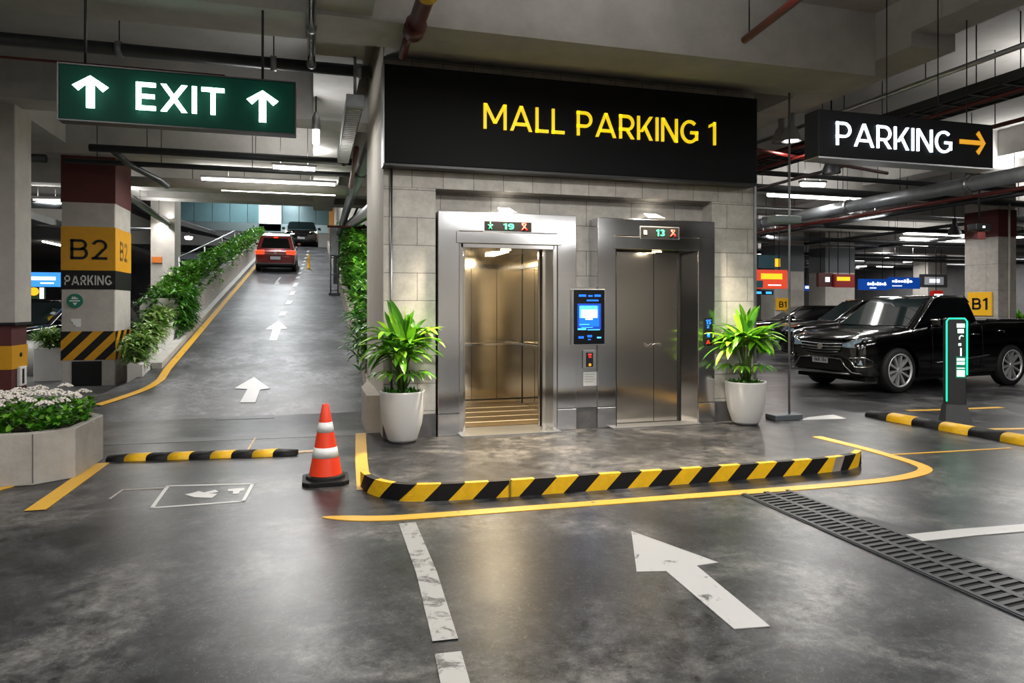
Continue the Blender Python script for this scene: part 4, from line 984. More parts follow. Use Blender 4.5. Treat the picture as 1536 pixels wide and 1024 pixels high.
# ================================================================== PLANTS ALONG THE RAMP
random.seed(21)
def hedge(name, label, fn, n, L, w, m, cat='hedge', droop=1.0, per=8):
    b = MB()
    for k in range(n):
        x, y, z = fn(); leaf_clump(b, x, y, z, per, L, w, 1., droop, up=1.4)
    if name in ('wall_hedge', 'spiky_fern'): b.v = [(min(vx, 1.485), max(vy, 10.42), vz) for vx, vy, vz in b.v]
    return tag(b.build(name, m), label, cat, kind='stuff')
def hl():
    y = 15.4 + (random.random() ** 1.5) * 26; f = min(1, (y - 14) / 6)
    return (random.uniform(-3.2, -2.58), y, rz(y) + random.uniform(.62, .86 + .34 * min(1, (y - 15) / 3)) - (.35 * random.random() if random.random() < .25 else 0))
hedge('ramp_hedge', 'long green hedge spilling over the sloping white wall left of the ramp', hl, 2300, .19, .055, M_leafC)
def hb():
    y = random.uniform(14.95, 16.6); return (random.uniform(-3.25, -2.55) if y < 15.25 else random.uniform(-2.66, -2.5), y, rz(y) + random.uniform(.15, .95))
hedge('trailing_fern', 'green fern trailing down at the near end of the sloping white wall', hb, 260, .26, .05, M_leafB, 'fern', 1.6)
def h2():
    y = random.uniform(12.5, 15.0); return (random.uniform(-2.95, -2.66), y, random.uniform(.5, .85) + (y - 12.4) * .24)
hedge('fern_bush', 'fern bush between the B2 pillar and the ramp hedge', h2, 240, .24, .045, leaf_mat('fern_green', '#2c5a14', '#6f9a3a', '#a9bd7a'), 'fern', 1.3)
tag(MB().prism([(-2.86, 12.35, .1), (-2.86, 12.35, .55), (-2.86, 15.15, 1.22), (-2.86, 15.15, .1)], (.22, 0, 0)).build('white_trough', M_wwall), 'low white trough holding the fern bush beside the B2 pillar', 'planter')
random.seed(5)
def hr():
    y = 10.5 + random.random() ** 1.3 * 15; return (random.uniform(.82, 1.45), y, rz(y) + random.uniform(.35, 1.0 + min(1.2, .25 * max(0, (y - 10)))))
hedge('wall_hedge', 'bushy green hedge climbing beside the right edge of the ramp', hr, 1300, .21, .075, M_leafC)
def hr2():
    y = random.uniform(10.5, 13); return (random.uniform(.66, .9), y, rz(y) + random.uniform(.4, 1.0))
hedge('spiky_fern', 'spiky fern at the near end of the hedge right of the ramp', hr2, 70, .3, .04, M_leafB, 'fern', 1.3)
# white box planters behind the left pillar
for (x0, x1, y0, lab) in ((onZ(60, 578).x, onZ(91, 578).x, 14.6, 'white box planter with fern just left of the B2 pillar'),):
    t = thing('box_planter', lab, 'planter', ((x0 + x1) / 2, y0, .1))
    bx((x0, y0, .1), (x1 + .1, y0 + .6, .72)).build('box', M_wwall, t, bevel=.015)
    b = MB()
    for k in range(70): leaf_clump(b, random.uniform(x0 + .05, x1 + .05), random.uniform(y0 + .05, y0 + .55), .7 + random.random() * .25, 8, .26, .04, 1, 1.1, up=1.8)
    b.build('foliage', MATS['fern_green'], t)
p = onZ(50, 572)
t = thing('round_planter', 'white tapered planter beside the left pillar', 'planter', (p.x, p.y + .3, .1))
MB().lathe([(0, 0), (.22, 0), (.32, .7), (.28, .7), (.26, .62), (0, .62)], (p.x, p.y + .3, .1), 24).build('pot', M_pot, t)
b = MB(); leaf_clump(b, p.x, p.y + .3, .75, 40, .4, .05, 1, 1.0, up=2); b.build('foliage', M_leafB, t)
# green corner plant at far right
b = MB(); p = onY(1530, 465, 14)
t = thing('potted_fern', 'green fern cut off by the right edge beside the B1 pillar', 'potted plant', (p.x, 14, 0))
MB().lathe([(0, 0), (.25, 0), (.35, .9), (.3, .9), (0, .85)], (p.x + .1, 14, 0), 24).build('pot', M_pot, t)
leaf_clump(b, p.x + .1, 14, 1.0, 120, .55, .07, 1, .9, up=2.2); b.build('foliage', M_leafC, t)
# rail above the hedge
t = thing('handrail', 'thin steel handrail above the hedge left of the ramp', 'handrail', (-3.0, 20, 1))
ra, rb2 = onX(269, 386, -3.36), onX(352, 346, -3.36)
MB().tube([ra, rb2], .025, 8).build('top_rail', M_alu, t)
for k in (0, .33, .66, 1): p = ra.lerp(rb2, k); MB().tube([p, (p.x, p.y, rz(p.y) + .0)], .022, 8).build('post', M_alu, t)

# ================================================================== BOLLARD PYLON AND POLE
p = onZ(1432, 634); bxx, byy = p.x, p.y
t = thing('glowing_bollard', 'slim dark information bollard edged in glowing green', 'bollard', (bxx, byy, 0))
ang = math.atan2(-bxx, byy) * .55
def rotp(x, y, z): c, s = math.cos(ang), math.sin(ang); return (bxx + x * c - y * s, byy + x * s + y * c, z)
def rbox(b, a, c):
    vs = [rotp(x, y, z) for z in (a[2], c[2]) for (x, y) in ((a[0], a[1]), (c[0], a[1]), (c[0], c[1]), (a[0], c[1]))]
    return b.add(vs, [(3, 2, 1, 0), (4, 5, 6, 7), (0, 1, 5, 4), (1, 2, 6, 5), (2, 3, 7, 6), (3, 0, 4, 7)])
M_byl = mat('bollard_grey', '#2c2e31', .4)
rbox(MB(), (-.12, -.06, .18), (.12, .06, 1.34)).build('column', M_byl, t, bevel=.02)
b = MB(); vs = [rotp(*q) for q in ((-.15, -.11, 0), (.17, -.11, 0), (.17, .11, 0), (-.15, .11, 0), (-.122, -.062, .24), (.122, -.062, .24), (.122, .062, .24), (-.122, .062, .24))]
b.add(vs, [(3, 2, 1, 0), (4, 5, 6, 7), (0, 1, 5, 4), (1, 2, 6, 5), (2, 3, 7, 6), (3, 0, 4, 7)]); b.build('flared_base', mat('bollard_base', '#3a3c3f', .45), t)
M_gg = mat('green_glow', '#14e09a', .5, emit=2.6, ecol='#16d992'); M_gs = mat('green_white', '#e8fff6', .5, emit=2.2, ecol='#c8ffee')
b = MB(); b.tube([rotp(-.118, -.064, .28), rotp(-.118, -.064, 1.30), rotp(-.09, -.064, 1.335), rotp(.09, -.064, 1.335), rotp(.118, -.064, 1.30), rotp(.118, -.064, .62)], .0085, 6); b.build('light_strip', M_gg, t)
for (x0, x1, za, zb, m) in ((-.0, .09, 1.22, 1.27, M_gs), (.01, .08, 1.15, 1.2, M_gs), (.02, .05, .99, 1.02, M_gs), (.04, .055, .86, .96, M_gs), (0, .09, .80, .83, M_gs), (0, .09, .75, .785, M_gs), (0, .09, .70, .71, M_gs), (.0, .09, .60, .68, M_gs)):
    rbox(MB(), (x0, -.064, za), (x1, -.058, zb)).build('display_mark', m, t)
rbox(MB(), (-.01, -.0615, .58), (.105, -.0595, .85)).build('green_panel', mat('green_panel', '#0b6b50', .4, emit=.5, ecol='#0c8a62'), t)
MB().tube([rotp(.03, -.066, 1.07), rotp(.03, -.066, 1.10), rotp(.05, -.066, 1.12), rotp(.075, -.066, 1.11)], .006, 5).build('display_mark', M_gs, t)
p = onZ(1176, 629); q = onY(1184, 500, p.y)
t = thing('pole_stand', 'thin grey floor to ceiling pole on a flat base right of the palm', 'pole', (q.x, p.y, 0))
a_ = onY(1156, 628, p.y); c_ = onY(1197, 628, p.y)
bx((a_.x, p.y - .1, 0), (c_.x, p.y + .12, .075)).build('base', mat('stand_base', '#50555a', .4), t, bevel=.012)
MB().tube([(q.x, p.y, .07), (q.x, p.y, CZ)], .014, 10).build('pole', M_galv, t)
z = onY(1184, 336, p.y).z; z2 = onY(1184, 324, p.y).z
bx((a_.x, p.y - .09, z), (c_.x + .0, p.y + .09, z2)).build('cross_box', mat('pale_box', '#7d8b89', .4), t, bevel=.03)

# ================================================================== LAMPS
M_hous = mat('lamp_housing', '#8f9192', .5)
def tube_lamp(a, c, z, label, power=40, cat='ceiling lamp', w=.07, group=None, col=(1, .975, .95), rods=True, glow=None, drop=True):
    ax, ay = a; bx_, by = c; d = Vector((bx_ - ax, by - ay, 0)); L = d.length; d.normalize(); ctr = Vector(((ax + bx_) / 2, (ay + by) / 2, z))
    t = thing('ceiling_tube_lamp', label, cat, ctr, group=group)
    n = Vector((-d.y, d.x, 0)) * (w / 2 + .01)
    A, B_ = Vector((ax, ay, z)), Vector((bx_, by, z))
    MB().prism([A - n + Vector((0, 0, .03)), B_ - n + Vector((0, 0, .03)), B_ + n + Vector((0, 0, .03)), A + n + Vector((0, 0, .03))], (0, 0, .04)).build('housing', M_hous, t)
    MB().tube([A + d * .03, B_ - d * .03], w / 2, 8).build('glowing_tube', glow or M_glow, t)
    if rods:
        for k in (.2, .8):
            p = A.lerp(B_, k); MB().tube([p + Vector((0, 0, .07)), Vector((p.x, p.y, CZ))], .006, 5).build('suspension_rod', M_black, t)
    if power:
        area((ctr.x, ctr.y, z - w / 2 - .01), L, w, power, col, (0, 0, math.atan2(d.y, d.x)), t)
        area((ctr.x, ctr.y, z + .075), L, w, power * .32, col, (PI, 0, -math.atan2(d.y, d.x)), t)
    return t
def lamp_px(p1, p2, z, label, power, **k):
    a = onZ(*p1, z); c = onZ(*p2, z)
    return tube_lamp((a.x, a.y), (c.x, c.y), z, label, power, **k)
PW = 95
lamp_px((407, 250), (475, 254), 3.85, 'glowing tube lamp above the ramp foot below the right arrow of the EXIT sign', PW)
lamp_px((1200, 276), (1238, 277), 3.85, 'short bright lamp right of the big sign near the pole', PW, w=.1)
lamp_px((1283, 324), (1320, 318), 3.85, 'slanted bright tube lamp under the big grey duct', PW)
lamp_px((1139, 351), (1169, 347), 3.85, 'slanted bright tube lamp beside the wall corner above the orange sign', PW)
lamp_px((1355, 350), (1447, 353), 3.85, 'upper of the two long tube lamps left of the B1 pillar', PW)
lamp_px((1350, 357), (1448, 361), 3.85, 'lower of the two long tube lamps left of the B1 pillar', PW)
lamp_px((1316, 388), (1334, 387), 3.85, 'small distant oval lamp above the blue signs', PW)
lamp_px((1355, 393), (1378, 391), 3.85, 'small distant lamp above the right blue sign', PW)
lamp_px((1134, 380), (1160, 381), 3.85, 'distant tube lamp just above the teal sign', PW)
lamp_px((1512, 271), (1560, 265), 3.85, 'bright tube lamp at the right edge beside the grey duct', PW)
lamp_px((1524, 356), (1560, 353), 3.85, 'tube lamp at the right edge beside the maroon pillar collar', 20)
lamp_px((48, 300), (92, 301), 3.85, 'thin tube lamp between the left pillars', 30, w=.05)
lamp_px((64, 362), (91, 368), 3.85, 'bright slanted tube lamp between the left pillars above the blue sign', 30)
lamp_px((1284, 400), (1300, 399), 3.85, 'tiny distant lamp left of the small oval lamp', 20)
lamp_px((1218, 368), (1240, 367), 3.85, 'distant tube lamp over the maroon hanging sign', 20)
# long light bands under beams over the ramp
lamp_px((300, 268), (505, 277), 3.9, 'long bright light band above the ramp, nearer one', 80, w=.055)
lamp_px((330, 284), (505, 292), 3.9, 'long bright light band above the ramp, farther one', 80, w=.055)
lamp_px((1150, 292), (1300, 300), 3.9, 'long bright light band right of the lift wall', 60, w=.08)
# pair of tube lamps along the pipe left of the ramp
tube_lamp((-3.75, 16.6), (-3.95, 21.0), 3.8, 'long glowing tube lamp along the pipe beside the B2 pillar', PW)
# round bright lamp at far right of the left opening
p = onZ(283, 357, 3.7); t = thing('round_lamp', 'small round bright lamp left of the ramp hedge', 'ceiling lamp', p)
MB().lathe([(0, -.06), (.1, -.04), (.12, 0), (.12, .05), (0, .06)], p, 16).build('globe', M_glow, t); MB().tube([p + Vector((0, 0, .05)), Vector((p.x, p.y, 3.9))], .02, 6).build('rod', M_black, t)
# vertical capsule lamp
p = onY(474, 203, 9.2)
t = thing('capsule_lamp', 'upright glowing capsule lamp right of the EXIT sign', 'ceiling lamp', p)
MB().lathe([(0, -.13), (.04, -.11), (.045, -.06), (.045, .07), (0, .09)], p, 16).build('glowing_glass', M_glow, t)
MB().lathe([(.05, .07), (.055, .1), (.05, .22), (.02, .3), (0, .3)], p, 16).build('cap', M_alu, t)
MB().tube([p + Vector((0, 0, .28)), Vector((p.x, p.y, 4.17 if p.x > 0 else CZ))], .01, 6).build('rod', M_black, t)
l = bpy.data.lights.new('lamp_or_fill_light', 'POINT'); l.energy = 25; l.shadow_soft_size = .08; o = bpy.data.objects.new('lamp_or_fill_light', l); C.objects.link(o); o.location = p - Vector((0, .1, .2)); o.parent = t; o.matrix_parent_inverse = mw(t).inverted()
# pendant bell lamps by the big sign
for (px, py, lab, lit, Y) in ((1172, 214, 'unlit left bell of the pendant lamps beside the big sign', False, 8.9), (1187, 212, 'lit right bell of the pendant lamps beside the big sign', True, 8.6), (1247, 260, 'dark bell pendant under the PARKING sign', False, 9.0), (1432, 352, 'small grey cone pendant left of the B1 pillar', False, 14.0)):
    p = onY(px, py, Y); t = thing('pendant_lamp', lab, 'pendant lamp', p)
    k = 1.0 if px < 1300 else 1.2
    MB().lathe([(.135 * k, 0), (.13 * k, .06), (.085 * k, .18), (.045 * k, .24), (.045 * k, .42), (0, .44)], p, 24).build('shade', mat('pendant_grey', '#8c8d8c', .4) if lit or py < 220 else M_dpipe, t)
    MB().lathe([(0, .0), (.1, .004), (.1, .02), (0, .03)], p, 24).build('diffuser', mat('pendant_glow', '#ffffff', .5, emit=8) if lit else M_alu, t)
    MB().tube([p + Vector((0, 0, .4)), Vector((p.x, p.y, CZ))], .012, 6).build('rod', M_black, t)
    if lit: area((p.x, p.y, p.z - .02), .15, .15, 25, parent=t)
# caged linear fixture by the wall corner
t = thing('caged_fixture', 'pale ribbed caged ceiling fixture above the hedge by the lift wall', 'ceiling fixture', (.45, 8, 3.6))
b = MB(); fy0, fy1, fz = 7.6, 10.6, 3.62; fx = .43
for k in range(34):
    y = fy0 + (fy1 - fy0) * k / 33; b.box((fx - .085, y, fz), (fx + .085, y + .02, fz + .012)); b.box((fx - .085, y, fz), (fx - .073, y + .02, fz + .09)); b.box((fx + .073, y, fz), (fx + .085, y + .02, fz + .09))
b.build('ribs', mat('rib_pale', '#b3b1ab', .5), t)
bx((fx - .09, fy0 - .03, fz + .09), (fx + .09, fy1, fz + .13)).build('housing', M_galv, t); bx((fx - .095, fy0 - .06, fz - .005), (fx + .095, fy0 - .0, fz + .12)).build('end_cap', M_galv, t)
MB().tube([(fx, fy0 + .03, fz + .13), (fx, fy0 + .03, 4.17)], .016, 8).build('rod', M_galv, t)
# unseen tube lamps added behind and beside the camera to brighten hall and steel
for i, (x, y, L, pw) in enumerate(((-2.4, 4.0, 1.5, 80), (2.4, 4.4, 1.5, 170), (6.0, 2.0, 1.5, 120), (-5, 2.5, 1.5, 80), (.5, 0.3, 1.5, 90), (4.5, -2.5, 1.5, 180), (-2.5, -4.5, 1.5, 180), (9.5, 6.6, 1.5, 110), (2.0, -6.5, 1.5, 220), (-7.5, 8, 1.5, 80), (11.5, 1.5, 1.5, 90), (8, -6.5, 1.5, 220))):
    tube_lamp((x - L / 2, y), (x + L / 2, y), 4.0, 'added tube lamp outside the view lighting the lift front', pw, group='added lamps around the camera')
for i, (x, y) in enumerate(((18, 13), (10.5, 18.5), (25, 24), (16, 27), (-8, 14), (-9, 20), (8.5, 15), (30, 33), (22, 38), (14, 36), (33, 24), (24, 16), (37, 31), (37, 20), (37, 38))):  # extra lamps added through the hall to lift its dark far end
    tube_lamp((x - .7, y), (x + .7, y), 4.05, 'distant tube lamp added to brighten the parking hall', 110, group='added hall lamps')
# daylight-white ceiling lamps added to brighten the ramp well
for i, (y, x) in enumerate(((24, -1.5), (31, -1.5), (38, -1.5), (44, -4), (52, -2))):
    t = thing('added_bay_lamp', 'high lamp added to brighten the ramp well', 'ceiling lamp', (x, y, 8.8), group='added ramp well lamps')
    bx((x - .6, y - .6, 8.86), (x + .6, y + .6, 9.0)).build('housing', M_hous, t); bx((x - .55, y - .55, 8.84), (x + .55, y + .55, 8.86)).build('diffuser', mat('well_glow', '#ffffff', .5, emit=6), t)
    area((x, y, 8.82), 1.1, 1.1, 330, (.93, .97, 1), parent=t)
for x in (onY(760, 318, 7.95).x, onY(982, 318, 7.95).x):  # warm spots without fittings, added to brighten the floor before the lifts
    l = bpy.data.lights.new('lamp_or_fill_light', 'SPOT'); l.energy = 1100; l.spot_size = math.radians(106); l.spot_blend = .7; l.shadow_soft_size = .09; l.color = (1, .84, .64)
    o = bpy.data.objects.new('lamp_or_fill_light', l); C.objects.link(o); o.location = (x, 7.60, 3.0); o.rotation_euler = (math.radians(2), 0, 0)
# ================================================================== PIPES
def pipe(name, label, pts, r, m, cat='pipe', clamps=(), cm=None, rods=(), n=10, rings=()):
    t = thing(name, label, cat, pts[0]); P = [Vector(p) for p in pts]
    MB().tube(P, r, n).build('pipe_run', m, t)
    for k in clamps:
        p = P[0].lerp(P[-1], k); d = (P[-1] - P[0]).normalized(); MB().tube([p - d * .03, p + d * .03], r * 1.25, 12).build('clamp', cm or M_black, t)
    for k in rods:
        p = P[0].lerp(P[-1], k); MB().tube([p + Vector((0, 0, r)), Vector((p.x, p.y, CZ))], .007, 5).build('hanger_rod', M_black, t)
    return t
pipe('pipe', 'thick dark pipe crossing above the EXIT sign', [(-14, 7.75, 4.06), (.62, 7.75, 4.06)], .065, M_dpipe, clamps=(.75, .83, .93, .99), cm=M_galv, rods=(.83, .93))
pipe('pipe', 'thin red pipe under the thick dark pipe above the EXIT sign', [(-14, 7.9, 3.93), (-.9, 7.9, 3.93)], .014, M_red)
pipe('pipe', 'bright chrome pipe coming over the camera left of the wall corner', [(.0, 2.0, 4.05), (-.02, 7.8, 4.05)], .04, M_chrome, clamps=(.8, .97), cm=M_galv)
pipe('pipe', 'dark pipe just below the EXIT sign above the ramp', [(-3.3, 12.0, 3.92), (.7, 12.0, 3.92)], .06, M_dpipe, rods=(.2, .6), clamps=(.95,))
pipe('pipe', 'dark pipe bending down beside the B2 pillar', [(-3.0, 12.0, 3.92), (-2.9, 12.6, 3.80), (-2.6, 13.4, 3.70), (-2.55, 13.8, 3.66)], .05, M_dpipe)
pipe('pipe', 'slim dark pipe above the glowing tube lamp', [(-3.9, 12.85, 3.86), (.9, 12.85, 3.86)], .045, M_dpipe, rods=(.1, .3, .6))
pipe('pipe', 'grey pipe crossing above the light bands', [(-3.9, 15.2, 3.95), (1.3, 15.2, 3.95)], .10, M_beam, rods=(.3, .7))
pipe('pipe', 'silver pipe running up beside the B2 pillar to a bend', [(-3.6, 15.2, 3.72), (-3.85, 22.0, 3.72), (-3.85, 22.3, 3.6)], .07, M_alu)
pipe('pipe', 'thin silver pipe left of the white pillar', [(-9, 22.2, 3.70), (-3.85, 22.2, 3.70)], .05, M_alu)
pipe('pipe', 'silver conduit running down the left of the lift wall', [(.845, 7.87, .0), (.845, 7.87, 3.04)], .014, M_alu, cat='conduit')
t = pipe('pipe', 'thick red pipe with yellow bands above the big sign corner', [(.90, 3.0, 4.06), (.90, 6.3, 4.06)], .075, M_red, clamps=(.62, .8), cm=mat('yellow_ring', '#c9a21c', .5))
MB().tube([(.9, 6.3, 4.06), (.9, 6.5, 4.06)], .1, 12).build('elbow', M_red, t); MB().tube([(.86, 6.4, 4.06), (.86, 7.0, 4.0)], .04, 10).build('branch', M_red, t)
pipe('pipe', 'slim red pipe in the upper right over the big sign', [(3.4, 2.6, 3.9), (3.75, 5.45, 3.9)], .035, M_red, rods=(.97, .7))
# right side
a = onZ(1560, 38, 4.1); c = onZ(1255, 165, 4.1)
pipe('pipe', 'silver conduit above the cable tray at the upper right', [(6.95, 2.5, 4.15), (6.95, 14, 4.15)], .03, M_alu, rods=(.2, .35, .5, .65))
t = thing('cable_tray', 'cable tray packed with black cables at the upper right', 'cable tray', (7.4, 8, 4))
b = MB(); TX0, TX1, TZ = 7.1, 7.75, 3.88
b.box((TX0, 2.5, TZ), (TX0 + .02, 16, TZ + .1)).box((TX1 - .02, 2.5, TZ), (TX1, 16, TZ + .1))
for k in range(34): b.box((TX0, 2.5 + k * .4, TZ), (TX1, 2.53 + k * .4, TZ + .015))
b.build('tray', M_dpipe, t)
for k in range(11):
    x = TX0 + .05 + k * .054; MB().tube([(x + .012 * math.sin(j * 1.7 + k), 2.5 + j * 1.2, TZ + .035 + .01 * math.sin(j * 2.1 + k * 1.3)) for j in range(12)], .02, 6).build('cable', M_rub if k % 3 else M_dpipe, t)
for y in (4, 6, 8, 10, 12):
    for x in (TX0, TX1): MB().tube([(x, y, TZ + .05), (x, y, CZ)], .007, 5).build('hanger_rod', M_black, t)
pipe('pipe', 'red pipe beneath the cable tray at the upper right', [(7.0, 3, 3.72), (7.0, 15, 3.72)], .022, M_red)
pipe('pipe', 'red pipe right of the cable tray cut by the right edge', [(8.6, 3, 3.85), (8.6, 13, 3.85)], .03, M_red, rods=(.4, .7))
t = pipe('duct', 'big round grey duct running from the right edge toward the hall', [(10.95, 5.5, 3.62), (11.3, 25, 3.62)], .13, M_galv, cat='duct', clamps=(.2, .35, .5), cm=M_alu, rods=(.12, .2, .28, .36, .5, .65), n=16)
pipe('pipe', 'red pipe under the big grey duct', [(11.1, 5.5, 3.42), (11.4, 25, 3.42)], .035, M_red)
pipe('pipe', 'red pipe between the big sign and the PARKING sign', [(5.9, 8.6, 3.75), (9.6, 9.8, 3.80)], .03, M_red)
pipe('pipe', 'red pipe slanting up right of the big sign', [(6.5, 12.6, 3.9), (7.3, 7.2, 3.9)], .035, M_red)
i = 0
for (y, z, r, m, lab, x0, x1) in ((11.1, 3.98, .05, M_dpipe, 'dark pipe behind the PARKING sign', 6, 30), (12.2, 3.92, .08, M_dpipe, 'thick dark pipe behind the bell pendant', 6, 30), (14.6, 3.9, .06, M_alu, 'pale pipe crossing under the long light band', 6, 34),
                                  (16.3, 3.75, .06, M_dpipe, 'dark pipe crossing beyond the slanted lamp', 9, 36), (19.2, 3.7, .07, M_dpipe, 'dark pipe crossing over the far grey pillars', 9, 38), (21.5, 3.8, .05, M_galv, 'grey pipe crossing over the hatchback', 9, 38),
                                  (23.5, 3.6, .06, M_dpipe, 'dark pipe just above the maroon signs', 9, 38), (26.5, 3.7, .08, M_dpipe, 'dark pipe above the blue signs', 9, 38), (30, 3.8, .08, M_galv, 'grey far pipe above the blue signs', 9, 38), (34, 3.75, .1, M_dpipe, 'farthest dark pipe across the hall', 9, 38)):
    pipe('pipe', lab, [(x0, y, z), (x1, y + .8, z)], r, m, rods=(.12, .2, .28, .36, .44, .52))
for (x, lab) in ((13.9, 'dark pipe running deep into the hall left of the B1 pillar'), (17.5, 'dark pipe running deep into the hall right of the B1 pillar'), (21, 'thin dark pipe running deep into the far hall')):
    pipe('pipe', lab, [(x, 8, 3.78), (x, 36, 3.78)], .05, M_dpipe, rods=(.2, .35, .5, .65))
pipe('pipe', 'dark pipe left of the B2 pillar, nearer one', [(-14, 13, 3.9), (-4.2, 13, 3.9)], .07, M_dpipe)
pipe('pipe', 'dark pipe left of the B2 pillar, farther one', [(-14, 17.9, 3.8), (-4.2, 17.9, 3.8)], .12, M_dpipe)
pipe('pipe', 'maroon pipe end sloping between the left pillars', [(-4.6, 9.8, 3.95), (-4.05, 11.3, 3.85)], .12, M_red)
# ducts on the wall right of the ramp
pipe('duct', 'silver duct sloping along the wall above the right hedge', [(1.25, 10.5, 3.45), (1.1, 14, 3.4), (1.0, 19, 3.7), (.95, 21.6, 4.0)], .13, M_alu, cat='duct')
pipe('duct', 'second silver duct beside the wall over the ramp', [(.85, 10.8, 3.95), (.8, 16, 3.9), (.78, 22, 3.8), (.72, 23.2, 3.2), (.72, 23.3, 2.2)], .10, M_galv, cat='duct')
pipe('pipe', 'red and white sprinkler pipe over the right hedge', [(.62, 10.6, 3.85), (.68, 13.5, 3.75)], .04, M_red)
pipe('pipe', 'thin red pipe crossing high over the right hedge', [(.35, 18.6, 3.55), (1.45, 18.6, 3.55)], .03, M_red)
pipe('pipe', 'red valve pipe just above the right hedge', [(.85, 16.2, 2.95), (1.45, 16.2, 2.95)], .05, M_red)
tube_lamp((1.33, 12.2), (1.33, 14.4), 3.05, 'slanted tube lamp on the wall above the right hedge', 20, rods=False, cat='wall lamp')
t = thing('ladder_stand', 'grey steel ladder stand on the ramp near the right hedge', 'ladder', (.6, 20, 1.5))
p = onR(496, 442); q = onR(506, 442)
yy = p.y; z0 = rz(yy)
for x in (p.x, p.x + .22): MB().tube([(x, yy, z0), (x, yy, z0 + 1.5)], .022, 8).build('rail', M_galv, t)
for k in range(3): MB().tube([(p.x, yy, z0 + .15 + k * .5), (p.x + .22, yy, z0 + .15 + k * .5)], .018, 6).build('rung', M_galv, t)
bx((p.x - .06, yy - .1, z0 - .01), (p.x + .3, yy + .1, z0 + .05)).build('foot', M_dpipe, t)
bx((p.x - .03, yy - .07, z0 + 1.2), (p.x + .26, yy + .12, z0 + 2.1)).build('grey_box', M_galv, t, bevel=.03)
p = onR(463, 403)
t = thing('traffic_cone', 'small yellow marker cone on the upper ramp right of the red car', 'traffic cone', p)
MB().lathe([(.1, 0), (.1, .04), (.06, .05), (.05, .35), (.03, .6), (0, .62)], p, 16).build('cone_body', mat('marker_yellow', '#e8a80c', .5), t)

# ================================================================== CARS
def cmr(tab, x):
    """smooth interpolation of rows (x, a, b, ...)"""
    n = len(tab)
    if x <= tab[0][0]: return tab[0][1:]
    if x >= tab[-1][0]: return tab[-1][1:]
    for i in range(n - 1):
        if tab[i][0] <= x <= tab[i + 1][0]:
            u = (x - tab[i][0]) / (tab[i + 1][0] - tab[i][0]); u2 = u * u * (3 - 2 * u) * .5 + u * .5
            return [a + (b - a) * u2 for a, b in zip(tab[i][1:], tab[i + 1][1:])]
def car_body(tab, wheels, wr, wheel_r, name, m, par, soft=.9):
    """tab rows: x, z_bottom, z_top, half width, crown"""
    xs = []; x = tab[0][0]; xe = tab[-1][0]; N = 60
    xs = [x + (xe - x) * i / N for i in range(N + 1)]
    xs = sorted(set(xs + [r[0] for r in tab]))
    ring = []
    for x in xs:
        zb, zt, hw, cr = cmr(tab, x)
        hm = zb + (zt - zb) * .5
        half = [(0, zb), (hw * .8, zb), (hw * .95, zb + .05), (hw * .985, zb + .16), (hw * .995, hm - .04), (hw, hm + .04), (hw * .99, zt - .17), (hw * .965, zt - .09), (hw * .92, zt - .035), (hw * .84, zt - .005), (hw * .5, zt + cr * .8), (0, zt + cr)]
        sec = [(x, y, z) for y, z in half] + [(x, -y, z) for y, z in half[-2:0:-1]]
        ring.append(sec)
    n = len(ring[0]); b = MB(); vs = [p for r in ring for p in r]; fs = []
    for i in range(len(ring) - 1):
        for k in range(n): k2 = (k + 1) % n; fs.append((i * n + k, (i + 1) * n + k, (i + 1) * n + k2, i * n + k2))
    fs.append(tuple(range(n))); o = (len(ring) - 1) * n; fs.append(tuple(range(o + n - 1, o - 1, -1)))
    b.add(vs, fs, 0, True); ob = b.build(name, m, par, world=False)
    # wheel arches
    bm = bmesh.new(); bm.from_mesh(ob.data); bmesh.ops.recalc_face_normals(bm, faces=bm.faces); bm.to_mesh(ob.data); bm.free()
    hwm = max(r[3] for r in tab)
    cut = MB()
    for wx in wheels:
        for sgn in (-1, 1):
            y0, y1 = sgn * (hwm - .34), sgn * (hwm + .2)
            cut.tube([(wx, y0, wheel_r * .98), (wx, y1, wheel_r * .98)], wr, 40)
    me = bpy.data.meshes.new('c'); me.from_pydata(cut.v, [], cut.f); co = bpy.data.objects.new('c', me); C.objects.link(co)
    bm = bmesh.new(); bm.from_mesh(me); bmesh.ops.recalc_face_normals(bm, faces=bm.faces); bm.to_mesh(me); bm.free()
    co.matrix_world = ob.matrix_world
    ob2 = bpy.data.objects.new('tmp', ob.data.copy()); C.objects.link(ob2)
    md = ob2.modifiers.new('b', 'BOOLEAN'); md.object = co; md.operation = 'DIFFERENCE'; md.solver = 'EXACT'
    bpy.context.view_layer.update(); dg = bpy.context.evaluated_depsgraph_get()
    nm = bpy.data.meshes.new_from_object(ob2.evaluated_get(dg))
    bpy.data.objects.remove(ob2); bpy.data.objects.remove(co); ob.data = nm
    bm = bmesh.new(); bm.from_mesh(nm)
    for f in bm.faces: f.smooth = True
    for e in bm.edges:
        if e.is_manifold and e.calc_face_angle(0) > .6: e.smooth = False
    bm.to_mesh(nm); bm.free()
    if not nm.materials: nm.materials.append(m)
    return ob
M_tyre = mat('tyre_rubber', '#101011', .7); M_rim = mat('rim_metal', '#c9cacc', .35, .6); M_rimd = mat('rim_dark', '#1b1c1d', .4)
M_glass = mat('car_glass', '#060809', .04, 0, spec=.8); M_glass2 = mat('car_glass_inner_tint', '#141c1c', .05, 0, spec=.9)
